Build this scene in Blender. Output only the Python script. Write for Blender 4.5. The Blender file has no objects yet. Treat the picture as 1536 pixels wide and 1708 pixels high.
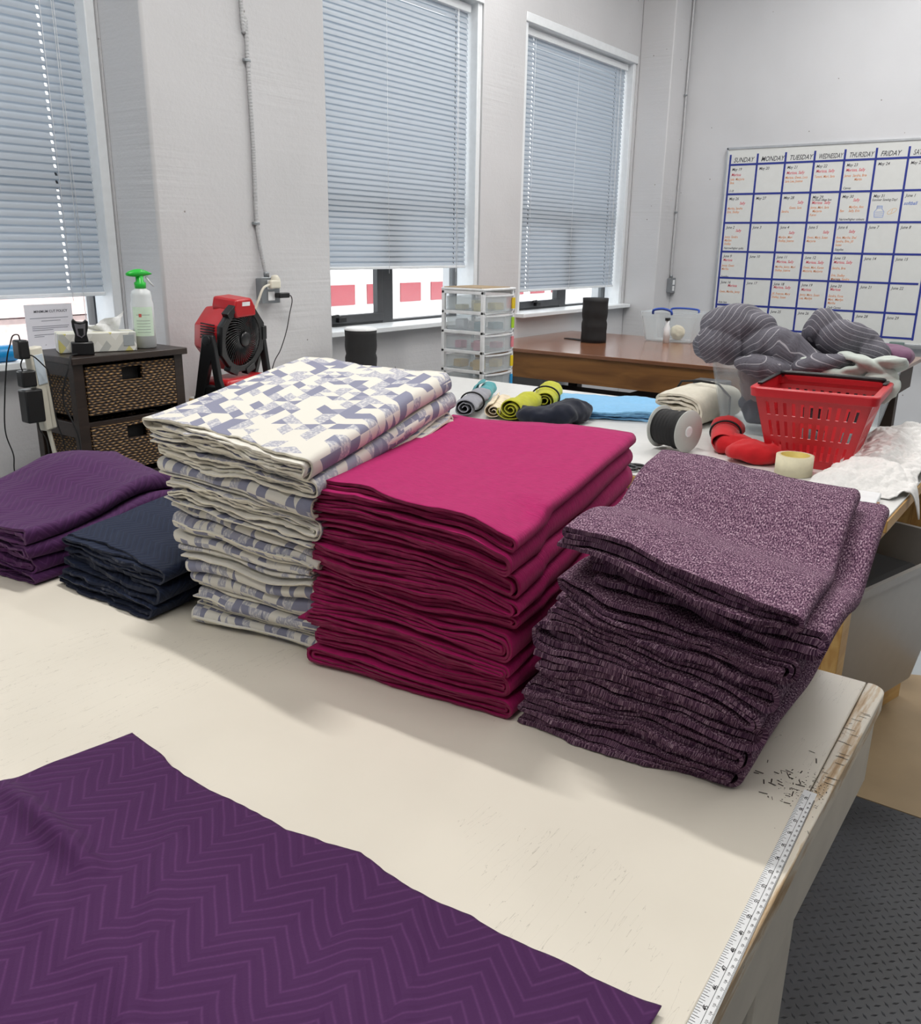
import bpy, bmesh, math, random
import numpy as np
from mathutils import Matrix, Vector, Euler
random.seed(7)
SC = bpy.context.scene
COL = SC.collection
PI = math.pi
CAMH = 1.538          # eye height
T = 0.92              # height of the table tops

# ------------------------------------------------------------------ helpers
def lin(c):
    if isinstance(c, str):
        c = [int(c[i:i+2], 16)/255 for i in (0, 2, 4)]
    return tuple((x/12.92 if x <= .04045 else ((x+.055)/1.055)**2.4) for x in c) + (1,)

class MB:
    def __init__(s): s.v = []; s.f = []; s.m = []; s.s = []
    def add(s, vs, fs, mi=0, sm=False, M=None):
        b = len(s.v)
        for p in vs:
            p = Vector(p)
            s.v.append(tuple(M @ p) if M else tuple(p))
        for f in fs:
            s.f.append(tuple(b+i for i in f)); s.m.append(mi); s.s.append(sm)
        return s
    def box(s, x0, x1, y0, y1, z0, z1, mi=0, M=None):
        vs = [(x, y, z) for x in (x0, x1) for y in (y0, y1) for z in (z0, z1)]
        return s.add(vs, [(0,1,3,2), (4,6,7,5), (0,4,5,1), (2,3,7,6), (0,2,6,4), (1,5,7,3)], mi, False, M)
    def loft(s, rings, mi=0, sm=True, cap=True, closed=True, M=None):
        n = len(rings[0]); vs = [p for r in rings for p in r]; fs = []
        for i in range(len(rings)-1):
            for j in range(n if closed else n-1):
                k = (j+1) % n
                fs.append((i*n+j, i*n+k, (i+1)*n+k, (i+1)*n+j))
        s.add(vs, fs, mi, sm, M)
        if cap:
            b = len(s.v)-len(vs)
            s.f.append(tuple(b+j for j in range(n))[::-1]); s.m.append(mi); s.s.append(False)
            s.f.append(tuple(b+(len(rings)-1)*n+j for j in range(n))); s.m.append(mi); s.s.append(False)
        return s
    def tube(s, pts, r, n=8, mi=0, cap=True, M=None):
        pts = [Vector(p) for p in pts]; rings = []; up = None
        for i, p in enumerate(pts):
            d = (pts[min(i+1, len(pts)-1)]-pts[max(i-1, 0)]).normalized()
            if up is None: up = Vector((0,0,1)) if abs(d.z) < .9 else Vector((1,0,0))
            a = d.cross(up).normalized(); b = a.cross(d).normalized(); up = b
            rr = r[i] if isinstance(r, (list, tuple)) else r
            rings.append([p+a*rr*math.cos(t*2*PI/n)+b*rr*math.sin(t*2*PI/n) for t in range(n)])
        return s.loft(rings, mi, True, cap, True, M)
    def lathe(s, prof, n=28, mi=0, c=(0,0,0), cap=True, M=None):
        rings = [[(c[0]+r*math.cos(t*2*PI/n), c[1]+r*math.sin(t*2*PI/n), c[2]+z) for t in range(n)] for r, z in prof]
        return s.loft(rings, mi, True, cap, True, M)
    def prism(s, poly, h0, h1, mi=0, M=None):
        return s.loft([[(x, y, h0) for x, y in poly], [(x, y, h1) for x, y in poly]], mi, False, True, True, M)
    def quad(s, a, b, c, d, mi=0): return s.add([a, b, c, d], [(0,1,2,3)], mi)
    def build(s, name, mats, parent=None, bevel=0, seg=2, loc=None, rz=0, mods=()):
        me = bpy.data.meshes.new(name); me.from_pydata(s.v, [], s.f)
        if not isinstance(mats, (list, tuple)): mats = [mats]
        for m in mats: me.materials.append(m)
        me.polygons.foreach_set('material_index', s.m)
        me.polygons.foreach_set('use_smooth', s.s)
        bm = bmesh.new(); bm.from_mesh(me); bmesh.ops.recalc_face_normals(bm, faces=bm.faces); bm.to_mesh(me); bm.free()
        o = bpy.data.objects.new(name, me); COL.objects.link(o)
        if parent is not None: o.parent = parent
        if loc: o.location = loc
        if rz: o.rotation_euler = (0, 0, rz)
        if bevel:
            b = o.modifiers.new('b', 'BEVEL'); b.width = bevel; b.segments = seg; b.limit_method = 'ANGLE'; b.angle_limit = .6
            b.harden_normals = False
            for p in me.polygons: p.use_smooth = True
            try: me.set_sharp_from_angle(angle=.7)
            except Exception: pass
        return o

def npmesh(name, V, F, mats, mi=None, smooth=True, uv=None, parent=None, loc=None):
    me = bpy.data.meshes.new(name)
    V = np.asarray(V, float).copy()
    if loc is not None: V -= np.array(loc)
    me.from_pydata(V.tolist(), [], F.tolist() if hasattr(F, 'tolist') else F)
    for m in (mats if isinstance(mats, (list, tuple)) else [mats]): me.materials.append(m)
    if mi is not None: me.polygons.foreach_set('material_index', np.asarray(mi, np.int32))
    if smooth is True: me.polygons.foreach_set('use_smooth', np.ones(len(me.polygons), bool))
    elif smooth is not False: me.polygons.foreach_set('use_smooth', np.asarray(smooth, bool))
    if uv is not None:
        l = me.uv_layers.new(name='UVMap')
        idx = np.zeros(len(me.loops), np.int32); me.loops.foreach_get('vertex_index', idx)
        l.data.foreach_set('uv', np.asarray(uv, np.float32)[idx].ravel())
    me.update()
    o = bpy.data.objects.new(name, me); COL.objects.link(o)
    if loc is not None: o.location = loc
    if parent is not None: o.parent = parent
    return o

def tag(o, label, cat, group=None, kind=None):
    o['label'] = label; o['category'] = cat
    if group: o['group'] = group
    if kind: o['kind'] = kind
    return o
def struct(o): o['kind'] = 'structure'; return o
def thing(name, label, cat, loc=(0,0,0), rz=0, group=None):
    o = bpy.data.objects.new(name, None); COL.objects.link(o); o.empty_display_size = .05
    o.location = loc; o.rotation_euler = (0, 0, rz)
    return tag(o, label, cat, group)
def copytree(o, parent=None):
    c = o.copy(); COL.objects.link(c)
    if parent is not None: c.parent = parent
    for ch in list(o.children): copytree(ch, c)
    return c

# value noise (numpy)
def _h(ix, iy, iz, seed):
    n = (ix.astype(np.int64)*374761393 + iy.astype(np.int64)*668265263 + iz.astype(np.int64)*2147483647 + seed*1274126177) & 0xffffffff
    n = ((n ^ (n >> 13))*1274126177) & 0xffffffff
    n = (n ^ (n >> 16)) & 0xffffffff
    return n/4294967295.0*2-1
def vn(x, y=0., z=0., seed=0):
    x, y, z = np.broadcast_arrays(np.asarray(x, float), np.asarray(y, float), np.asarray(z, float))
    ix, iy, iz = np.floor(x), np.floor(y), np.floor(z)
    fx, fy, fz = x-ix, y-iy, z-iz
    fx = fx*fx*(3-2*fx); fy = fy*fy*(3-2*fy); fz = fz*fz*(3-2*fz)
    r = 0
    for a in (0, 1):
        for b in (0, 1):
            for c in (0, 1):
                w = (fx if a else 1-fx)*(fy if b else 1-fy)*(fz if c else 1-fz)
                r = r + w*_h(ix+a, iy+b, iz+c, seed)
    return r

# ------------------------------------------------------------------ materials
def newmat(name):
    m = bpy.data.materials.new(name); m.use_nodes = True
    nt = m.node_tree; b = nt.nodes['Principled BSDF']
    return m, nt, b
def nd(nt, t, **kw):
    n = nt.nodes.new(t)
    for k, v in kw.items():
        if k[0] == '_': n.inputs[k[1:].replace('_', ' ')].default_value = v
        else: setattr(n, k, v)
    return n
def lk(nt, a, b): nt.links.new(a, b)
def math_(nt, op, a, b=None, c=None):
    n = nt.nodes.new('ShaderNodeMath'); n.operation = op
    for i, x in enumerate((a, b, c)):
        if x is None: continue
        if isinstance(x, (int, float)): n.inputs[i].default_value = x
        else: nt.links.new(x, n.inputs[i])
    return n.outputs[0]
def ramp(nt, fac, stops, const=False):
    n = nt.nodes.new('ShaderNodeValToRGB'); cr = n.color_ramp
    if const: cr.interpolation = 'CONSTANT'
    while len(cr.elements) < len(stops): cr.elements.new(.5)
    for e, (p, c) in zip(cr.elements, stops): e.position = p; e.color = c if len(c) == 4 else lin(c)
    nt.links.new(fac, n.inputs[0]); return n.outputs[0]
def bump(nt, b, h, strength=.3, dist=.01):
    n = nt.nodes.new('ShaderNodeBump'); n.inputs['Strength'].default_value = strength; n.inputs['Distance'].default_value = dist
    nt.links.new(h, n.inputs['Height']); nt.links.new(n.outputs[0], b.inputs['Normal']); return n
def plain(name, col, rough=.5, metal=0, nscale=0, bstr=.15, var=.06, spec=.5, coord='Object'):
    """colour with a little fine mottling and surface grain"""
    m, nt, b = newmat(name); c = lin(col)
    b.inputs['Base Color'].default_value = c; b.inputs['Roughness'].default_value = rough; b.inputs['Metallic'].default_value = metal
    b.inputs['Specular IOR Level'].default_value = spec
    tc = nd(nt, 'ShaderNodeTexCoord'); n = nd(nt, 'ShaderNodeTexNoise', _Scale=nscale or 25, _Detail=4)
    lk(nt, tc.outputs[coord], n.inputs['Vector'])
    lo = tuple(x*(1-var) for x in c[:3])+(1,); hi = tuple(min(1, x*(1+var)) for x in c[:3])+(1,)
    lk(nt, ramp(nt, n.outputs[0], [(.3, lo), (.7, hi)]), b.inputs['Base Color'])
    if nscale: bump(nt, b, n.outputs[0], bstr, .002)
    return m

def m_wall(name, col, rough_amt):
    m, nt, b = newmat(name); b.inputs['Roughness'].default_value = .55
    tc = nd(nt, 'ShaderNodeTexCoord'); P = tc.outputs['Object']
    n1 = nd(nt, 'ShaderNodeTexNoise', _Scale=1.3, _Detail=5); lk(nt, P, n1.inputs['Vector'])
    c = lin(col)
    colr = ramp(nt, n1.outputs[0], [(.3, tuple(x*.94 for x in c[:3])+(1,)), (.7, tuple(x*1.04 for x in c[:3])+(1,))])
    # chips: rare dark specks
    v = nd(nt, 'ShaderNodeTexVoronoi', _Scale=9, _Randomness=1.0); lk(nt, P, v.inputs['Vector'])
    chip = math_(nt, 'LESS_THAN', v.outputs['Distance'], .045)
    mk = nd(nt, 'ShaderNodeTexNoise', _Scale=2.0, _Detail=1); lk(nt, P, mk.inputs['Vector'])
    chip = math_(nt, 'MULTIPLY', chip, math_(nt, 'GREATER_THAN', mk.outputs[0], .53))
    mx = nd(nt, 'ShaderNodeMix', data_type='RGBA'); lk(nt, math_(nt, 'MULTIPLY', chip, .75), mx.inputs['Factor'])
    lk(nt, colr, mx.inputs['A']); mx.inputs['B'].default_value = lin('6e6862'); lk(nt, mx.outputs['Result'], b.inputs['Base Color'])
    n2 = nd(nt, 'ShaderNodeTexNoise', _Scale=70, _Detail=3); lk(nt, P, n2.inputs['Vector'])
    n3 = nd(nt, 'ShaderNodeTexNoise', _Scale=6, _Detail=8, _Roughness=.7); lk(nt, P, n3.inputs['Vector'])
    # board marks: stretched horizontally
    mp = nd(nt, 'ShaderNodeMapping'); mp.inputs['Scale'].default_value = (1.5, 1.5, 55); lk(nt, P, mp.inputs['Vector'])
    n4 = nd(nt, 'ShaderNodeTexNoise', _Scale=1, _Detail=4); lk(nt, mp.outputs[0], n4.inputs['Vector'])
    mask = math_(nt, 'POWER', nd_out(nt, P, 1.7), 3.0)
    h = math_(nt, 'ADD', math_(nt, 'MULTIPLY', n2.outputs[0], .25), math_(nt, 'MULTIPLY', n3.outputs[0], 1.2))
    h = math_(nt, 'ADD', h, math_(nt, 'MULTIPLY', math_(nt, 'MULTIPLY', n4.outputs[0], mask), 4.0))
    h = math_(nt, 'SUBTRACT', h, math_(nt, 'MULTIPLY', chip, 1.0))
    bump(nt, b, h, rough_amt, .006)
    return m
def nd_out(nt, P, s):
    n = nd(nt, 'ShaderNodeTexNoise', _Scale=s, _Detail=2); lk(nt, P, n.inputs['Vector']); return n.outputs[0]

def m_wood(name, a, bcol, scale=(2, 30, 30), rough=.45, bst=.1, spec=.5, coat=0):
    m, nt, b = newmat(name); b.inputs['Roughness'].default_value = rough; b.inputs['Coat Weight'].default_value = coat; b.inputs['Coat Roughness'].default_value = .12
    b.inputs['Specular IOR Level'].default_value = spec
    tc = nd(nt, 'ShaderNodeTexCoord'); mp = nd(nt, 'ShaderNodeMapping'); mp.inputs['Scale'].default_value = scale
    lk(nt, tc.outputs['Object'], mp.inputs['Vector'])
    n = nd(nt, 'ShaderNodeTexNoise', _Scale=1, _Detail=5, _Distortion=1.2); lk(nt, mp.outputs[0], n.inputs['Vector'])
    lk(nt, ramp(nt, n.outputs[0], [(.3, a), (.7, bcol)]), b.inputs['Base Color']); bump(nt, b, n.outputs[0], bst, .002)
    return m

def weave(nt, b, uv, sc=900, st=.12):
    w = nd(nt, 'ShaderNodeTexNoise', _Scale=sc, _Detail=1); lk(nt, uv, w.inputs['Vector']); return w.outputs[0]

def m_chevron(name, dark, light, per=.085, amp=.044, sp=.0155):
    """woven zigzag ribs: thin raised lighter lines, mapped in metres"""
    m, nt, b = newmat(name); b.inputs['Roughness'].default_value = .75; b.inputs['Specular IOR Level'].default_value = .25
    b.inputs['Sheen Weight'].default_value = .06
    tc = nd(nt, 'ShaderNodeTexCoord'); sx = nd(nt, 'ShaderNodeSeparateXYZ'); lk(nt, tc.outputs['UV'], sx.inputs[0])
    wob = nd(nt, 'ShaderNodeTexNoise', _Scale=14, _Detail=1); lk(nt, tc.outputs['UV'], wob.inputs['Vector'])
    x = math_(nt, 'ADD', sx.outputs[0], math_(nt, 'MULTIPLY', math_(nt, 'SUBTRACT', wob.outputs[0], .5), .006)); y = sx.outputs[1]
    t = math_(nt, 'PINGPONG', y, per/2)
    v = math_(nt, 'ADD', x, math_(nt, 'MULTIPLY', t, amp/(per/2)))
    fr = math_(nt, 'FRACT', math_(nt, 'DIVIDE', v, sp))
    d = math_(nt, 'ABSOLUTE', math_(nt, 'SUBTRACT', fr, .5))            # 0 at line centre
    line = math_(nt, 'SUBTRACT', 1.0, math_(nt, 'SMOOTH_MIN', math_(nt, 'MULTIPLY', d, 7.0), 1.0, .3))
    line = math_(nt, 'MAXIMUM', line, 0.0)
    dash = nd(nt, 'ShaderNodeTexNoise', _Scale=420, _Detail=1); lk(nt, tc.outputs['UV'], dash.inputs['Vector'])
    lf = math_(nt, 'MULTIPLY', line, math_(nt, 'ADD', .15, math_(nt, 'MULTIPLY', dash.outputs[0], .6)))
    mx = nd(nt, 'ShaderNodeMix', data_type='RGBA'); mx.inputs['A'].default_value = lin(dark); mx.inputs['B'].default_value = lin(light)
    lk(nt, lf, mx.inputs['Factor']); lk(nt, mx.outputs['Result'], b.inputs['Base Color'])
    pad = math_(nt, 'SINE', math_(nt, 'MULTIPLY', fr, PI))
    h = math_(nt, 'ADD', math_(nt, 'SUBTRACT', 1.0, pad), math_(nt, 'MULTIPLY', dash.outputs[0], .25))
    bump(nt, b, h, .45, .0016)
    return m

def m_slub(name, a, bcol, rough=.8):
    m, nt, b = newmat(name); b.inputs['Roughness'].default_value = rough; b.inputs['Specular IOR Level'].default_value = .2
    b.inputs['Sheen Weight'].default_value = .05
    tc = nd(nt, 'ShaderNodeTexCoord'); mp = nd(nt, 'ShaderNodeMapping'); mp.inputs['Scale'].default_value = (60, 420, 1)
    lk(nt, tc.outputs['UV'], mp.inputs['Vector'])
    n = nd(nt, 'ShaderNodeTexNoise', _Scale=1, _Detail=3); lk(nt, mp.outputs[0], n.inputs['Vector'])
    n2 = nd(nt, 'ShaderNodeTexNoise', _Scale=16, _Detail=7, _Roughness=.66); lk(nt, tc.outputs['UV'], n2.inputs['Vector'])
    lk(nt, ramp(nt, n.outputs[0], [(.3, a), (.7, bcol)]), b.inputs['Base Color'])
    h = math_(nt, 'ADD', math_(nt, 'MULTIPLY', n.outputs[0], .5), math_(nt, 'MULTIPLY', n2.outputs[0], 1.3))
    bump(nt, b, h, .55, .004)
    return m

def m_heather(name, edge=False):
    m, nt, b = newmat(name); b.inputs['Roughness'].default_value = .9; b.inputs['Specular IOR Level'].default_value = .15
    tc = nd(nt, 'ShaderNodeTexCoord')
    def ns(sx, sy, s=1, d=2):
        mp = nd(nt, 'ShaderNodeMapping'); mp.inputs['Scale'].default_value = (sx, sy, 1); lk(nt, tc.outputs['UV'], mp.inputs['Vector'])
        n = nd(nt, 'ShaderNodeTexNoise', _Scale=s, _Detail=d); lk(nt, mp.outputs[0], n.inputs['Vector']); return n.outputs[0]
    a = ns(620, 210, 1, 3) if not edge else ns(1000, 60, 1, 3); c = ns(70, 70, 1, 2)
    f = math_(nt, 'ADD', math_(nt, 'MULTIPLY', a, .85), math_(nt, 'MULTIPLY', c, .15))
    lk(nt, ramp(nt, f, [(.36, '2c172d'), (.47, '573950'), (.56, '88697c'), (.68, 'c0acb7')] if not edge else [(.34, '24142a'), (.48, '4c3047'), (.58, '7b5f71'), (.70, 'b09ba8')]), b.inputs['Base Color'])
    bump(nt, b, a, .5, .0015)
    return m

def m_print(name):
    """tumbling geometric print of cream, pale and mid grey-lavender facets"""
    m, nt, b = newmat(name); b.inputs['Roughness'].default_value = .8; b.inputs['Specular IOR Level'].default_value = .2
    tc = nd(nt, 'ShaderNodeTexCoord'); sx = nd(nt, 'ShaderNodeSeparateXYZ'); lk(nt, tc.outputs['UV'], sx.inputs[0])
    s = .031
    x = math_(nt, 'DIVIDE', sx.outputs[1], s); y = math_(nt, 'DIVIDE', sx.outputs[0], s*.866)
    bb = y; aa = math_(nt, 'SUBTRACT', x, math_(nt, 'MULTIPLY', y, .5))
    fa = math_(nt, 'FLOOR', aa); fb = math_(nt, 'FLOOR', bb)
    tri = math_(nt, 'GREATER_THAN', math_(nt, 'ADD', math_(nt, 'FRACT', aa), math_(nt, 'FRACT', bb)), 1.0)
    cb = nd(nt, 'ShaderNodeCombineXYZ'); lk(nt, fa, cb.inputs[0]); lk(nt, fb, cb.inputs[1])
    w1 = nd(nt, 'ShaderNodeTexWhiteNoise', noise_dimensions='3D'); lk(nt, cb.outputs[0], w1.inputs['Vector'])
    use = math_(nt, 'GREATER_THAN', w1.outputs['Value'], .45)
    cb2 = nd(nt, 'ShaderNodeCombineXYZ'); lk(nt, fa, cb2.inputs[0]); lk(nt, fb, cb2.inputs[1]); lk(nt, math_(nt, 'ADD', math_(nt, 'MULTIPLY', tri, use), 3.3), cb2.inputs[2])
    w2 = nd(nt, 'ShaderNodeTexWhiteNoise', noise_dimensions='3D'); lk(nt, cb2.outputs[0], w2.inputs['Vector'])
    val = math_(nt, 'ADD', math_(nt, 'MULTIPLY', w2.outputs['Value'], .72), math_(nt, 'MULTIPLY', math_(nt, 'FRACT', math_(nt, 'DIVIDE', math_(nt, 'ADD', fa, math_(nt, 'MULTIPLY', fb, 2.0)), 3.0)), .42))
    hat = nd(nt, 'ShaderNodeTexNoise', _Scale=150, _Detail=3); lk(nt, tc.outputs['UV'], hat.inputs['Vector'])
    base = ramp(nt, val, [(0, 'd8d5cc'), (.40, 'a7a8b3'), (.60, '84869a'), (.80, 'd8d5cc'), (.95, '9697a8')], True)
    mx = nd(nt, 'ShaderNodeMix', data_type='RGBA')
    mm = math_(nt, 'MULTIPLY', math_(nt, 'GREATER_THAN', hat.outputs[0], .53), math_(nt, 'MULTIPLY', math_(nt, 'LESS_THAN', val, .60), math_(nt, 'GREATER_THAN', val, .40)))
    lk(nt, math_(nt, 'MULTIPLY', mm, .55), mx.inputs['Factor']); lk(nt, base, mx.inputs['A']); mx.inputs['B'].default_value = lin('dedbd6')
    lk(nt, mx.outputs['Result'], b.inputs['Base Color'])
    n2 = nd(nt, 'ShaderNodeTexNoise', _Scale=700, _Detail=1); lk(nt, tc.outputs['UV'], n2.inputs['Vector']); bump(nt, b, n2.outputs[0], .2, .0006)
    return m

def m_cloth(name, col, var=.08, sc=60):
    m = plain(name, col, .85, 0, sc, .35, var, .2)
    m.node_tree.nodes['Principled BSDF'].inputs['Sheen Weight'].default_value = .15
    return m

def m_clear(name, tint, alpha, rough=.25):
    """clear or frosted plastic: part of the light goes straight through"""
    m, nt, b = newmat(name)
    b.inputs['Base Color'].default_value = lin(tint); b.inputs['Roughness'].default_value = rough
    tr = nd(nt, 'ShaderNodeBsdfTransparent'); tr.inputs[0].default_value = (.97, .98, .98, 1); mx = nd(nt, 'ShaderNodeMixShader')
    fr = nd(nt, 'ShaderNodeLayerWeight'); fr.inputs[0].default_value = .25
    f = math_(nt, 'MINIMUM', math_(nt, 'ADD', alpha, math_(nt, 'MULTIPLY', fr.outputs['Facing'], .35)), 1.0)
    lk(nt, f, mx.inputs[0]); lk(nt, tr.outputs[0], mx.inputs[1]); lk(nt, b.outputs[0], mx.inputs[2])
    lk(nt, mx.outputs[0], nt.nodes['Material Output'].inputs[0]); return m

def m_wicker(name):
    m, nt, b = newmat(name); b.inputs['Roughness'].default_value = .55
    tc = nd(nt, 'ShaderNodeTexCoord'); sx = nd(nt, 'ShaderNodeSeparateXYZ'); lk(nt, tc.outputs['Object'], sx.inputs[0])
    u = math_(nt, 'ADD', sx.outputs[0], sx.outputs[1]); z = sx.outputs[2]
    wn = nd(nt, 'ShaderNodeTexNoise', _Scale=22, _Detail=2); lk(nt, tc.outputs['Object'], wn.inputs['Vector'])
    wm = nd(nt, 'ShaderNodeTexNoise', _Scale=9, _Detail=2); lk(nt, tc.outputs['Object'], wm.inputs['Vector'])
    z = math_(nt, 'ADD', z, math_(nt, 'MULTIPLY', wn.outputs[0], .014))
    u = math_(nt, 'ADD', u, math_(nt, 'MULTIPLY', wm.outputs[0], .05))
    row = math_(nt, 'FLOOR', math_(nt, 'DIVIDE', z, .0095))
    rn = nd(nt, 'ShaderNodeTexWhiteNoise', noise_dimensions='1D'); lk(nt, row, rn.inputs['W'])
    ph = math_(nt, 'ADD', math_(nt, 'MULTIPLY', math_(nt, 'MODULO', row, 2.0), PI), math_(nt, 'MULTIPLY', rn.outputs['Value'], 1.3))
    a = math_(nt, 'SINE', math_(nt, 'ADD', math_(nt, 'MULTIPLY', u, 2*PI/.024), ph))
    r = math_(nt, 'ABSOLUTE', math_(nt, 'SINE', math_(nt, 'MULTIPLY', z, PI/.0095)))
    h = math_(nt, 'MULTIPLY', r, math_(nt, 'ADD', .55, math_(nt, 'MULTIPLY', a, .45)))
    mp = nd(nt, 'ShaderNodeMapping'); mp.inputs['Scale'].default_value = (20, 20, 110); lk(nt, tc.outputs['Object'], mp.inputs['Vector'])
    n = nd(nt, 'ShaderNodeTexNoise', _Scale=1, _Detail=3); lk(nt, mp.outputs[0], n.inputs['Vector'])
    f = math_(nt, 'MULTIPLY', h, math_(nt, 'ADD', .35, math_(nt, 'MULTIPLY', n.outputs[0], 1.1)))
    lk(nt, ramp(nt, f, [(.05, '1c120b'), (.30, '4f3621'), (.60, '856339'), (.95, 'bd965f')]), b.inputs['Base Color'])
    bump(nt, b, h, 1.0, .008)
    return m

def m_stripe(name):
    m, nt, b = newmat(name); b.inputs['Roughness'].default_value = .85; b.inputs['Specular IOR Level'].default_value = .2
    tc = nd(nt, 'ShaderNodeTexCoord'); sx = nd(nt, 'ShaderNodeSeparateXYZ'); lk(nt, tc.outputs['UV'], sx.inputs[0])
    fr = math_(nt, 'FRACT', math_(nt, 'DIVIDE', sx.outputs[0], .021))
    d = math_(nt, 'ABSOLUTE', math_(nt, 'SUBTRACT', fr, .5)); ln = math_(nt, 'LESS_THAN', d, .05)
    n = nd(nt, 'ShaderNodeTexNoise', _Scale=300, _Detail=2); lk(nt, tc.outputs['UV'], n.inputs['Vector'])
    base = ramp(nt, n.outputs[0], [(.3, '5a5860'), (.7, '706e78')])
    mx = nd(nt, 'ShaderNodeMix', data_type='RGBA'); lk(nt, math_(nt, 'MULTIPLY', ln, .6), mx.inputs['Factor']); lk(nt, base, mx.inputs['A']); mx.inputs['B'].default_value = lin('c4c2c8')
    lk(nt, mx.outputs['Result'], b.inputs['Base Color']); bump(nt, b, n.outputs[0], .25, .001)
    return m

def m_plate(name):
    m, nt, b = newmat(name); b.inputs['Roughness'].default_value = .42; b.inputs['Specular IOR Level'].default_value = .4
    tc = nd(nt, 'ShaderNodeTexCoord'); sx = nd(nt, 'ShaderNodeSeparateXYZ'); lk(nt, tc.outputs['Object'], sx.inputs[0])
    s = .03
    a = math_(nt, 'DIVIDE', math_(nt, 'ADD', sx.outputs[0], sx.outputs[1]), s); c = math_(nt, 'DIVIDE', math_(nt, 'SUBTRACT', sx.outputs[0], sx.outputs[1]), s)
    par = math_(nt, 'MODULO', math_(nt, 'ADD', math_(nt, 'FLOOR', a), math_(nt, 'FLOOR', c)), 2.0)
    par = math_(nt, 'ABSOLUTE', par)
    fa = math_(nt, 'ABSOLUTE', math_(nt, 'SUBTRACT', math_(nt, 'FRACT', a), .5)); fc = math_(nt, 'ABSOLUTE', math_(nt, 'SUBTRACT', math_(nt, 'FRACT', c), .5))
    e1 = math_(nt, 'ADD', math_(nt, 'MULTIPLY', fa, 2.2), math_(nt, 'MULTIPLY', fc, 7.0)); e2 = math_(nt, 'ADD', math_(nt, 'MULTIPLY', fa, 7.0), math_(nt, 'MULTIPLY', fc, 2.2))
    mx = nd(nt, 'ShaderNodeMix', data_type='FLOAT'); lk(nt, par, mx.inputs['Factor']); lk(nt, e1, mx.inputs['A']); lk(nt, e2, mx.inputs['B'])
    h = math_(nt, 'SUBTRACT', 1.0, math_(nt, 'MINIMUM', mx.outputs['Result'], 1.0))
    n = nd(nt, 'ShaderNodeTexNoise', _Scale=5, _Detail=4); lk(nt, tc.outputs['Object'], n.inputs['Vector'])
    lk(nt, ramp(nt, n.outputs[0], [(.3, '242528'), (.7, '33353a')]), b.inputs['Base Color'])
    bump(nt, b, h, .8, .004); return m

def m_table(name):
    """cream painted top: scuffs, fine scratches"""
    m, nt, b = newmat(name); b.inputs['Roughness'].default_value = .38; b.inputs['Specular IOR Level'].default_value = .35
    tc = nd(nt, 'ShaderNodeTexCoord'); P = tc.outputs['Object']
    n1 = nd(nt, 'ShaderNodeTexNoise', _Scale=4, _Detail=6); lk(nt, P, n1.inputs['Vector'])
    base = ramp(nt, n1.outputs[0], [(.3, 'dbd5c8'), (.7, 'e3ddd0')])
    mp = nd(nt, 'ShaderNodeMapping'); mp.inputs['Scale'].default_value = (5, 60, 1); mp.inputs['Rotation'].default_value = (0, 0, .6); lk(nt, P, mp.inputs['Vector'])
    n2 = nd(nt, 'ShaderNodeTexNoise', _Scale=1.5, _Detail=3); lk(nt, mp.outputs[0], n2.inputs['Vector'])
    scr = math_(nt, 'LESS_THAN', math_(nt, 'ABSOLUTE', math_(nt, 'SUBTRACT', n2.outputs[0], .5)), .0022)
    v = nd(nt, 'ShaderNodeTexVoronoi', _Scale=22); lk(nt, P, v.inputs['Vector'])
    dot = math_(nt, 'LESS_THAN', v.outputs['Distance'], .035)
    mk = math_(nt, 'GREATER_THAN', nd_out(nt, P, 3.0), .55)
    f = math_(nt, 'MULTIPLY', math_(nt, 'MAXIMUM', scr, dot), math_(nt, 'MULTIPLY', mk, .35))
    mx = nd(nt, 'ShaderNodeMix', data_type='RGBA'); lk(nt, f, mx.inputs['Factor']); lk(nt, base, mx.inputs['A']); mx.inputs['B'].default_value = lin('6f6557')
    lk(nt, mx.outputs['Result'], b.inputs['Base Color'])
    n3 = nd(nt, 'ShaderNodeTexNoise', _Scale=9, _Detail=3); lk(nt, P, n3.inputs['Vector']); bump(nt, b, n3.outputs[0], .1, .002)
    return m

def m_worn(name):
    """painted edge strip rubbed through to bare wood in long streaks"""
    m, nt, b = newmat(name); b.inputs['Roughness'].default_value = .5
    tc = nd(nt, 'ShaderNodeTexCoord'); P = tc.outputs['Object']
    mp = nd(nt, 'ShaderNodeMapping'); mp.inputs['Scale'].default_value = (7, 75, 40); lk(nt, P, mp.inputs['Vector'])
    n = nd(nt, 'ShaderNodeTexNoise', _Scale=1, _Detail=6, _Roughness=.65); lk(nt, mp.outputs[0], n.inputs['Vector'])
    base = ramp(nt, n.outputs[0], [(0, 'e0dacd'), (.46, 'dcd4c5'), (.53, 'c9b394'), (.63, 'ad8c62'), (.8, '7d6245')])
    v = nd(nt, 'ShaderNodeTexNoise', _Scale=28, _Detail=5, _Roughness=.8); lk(nt, P, v.inputs['Vector'])
    mx = nd(nt, 'ShaderNodeMix', data_type='RGBA'); lk(nt, math_(nt, 'MULTIPLY', math_(nt, 'GREATER_THAN', v.outputs[0], .64), .7), mx.inputs['Factor'])
    lk(nt, base, mx.inputs['A']); mx.inputs['B'].default_value = lin('5b5046'); lk(nt, mx.outputs['Result'], b.inputs['Base Color'])
    bump(nt, b, n.outputs[0], .3, .002); return m

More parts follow.
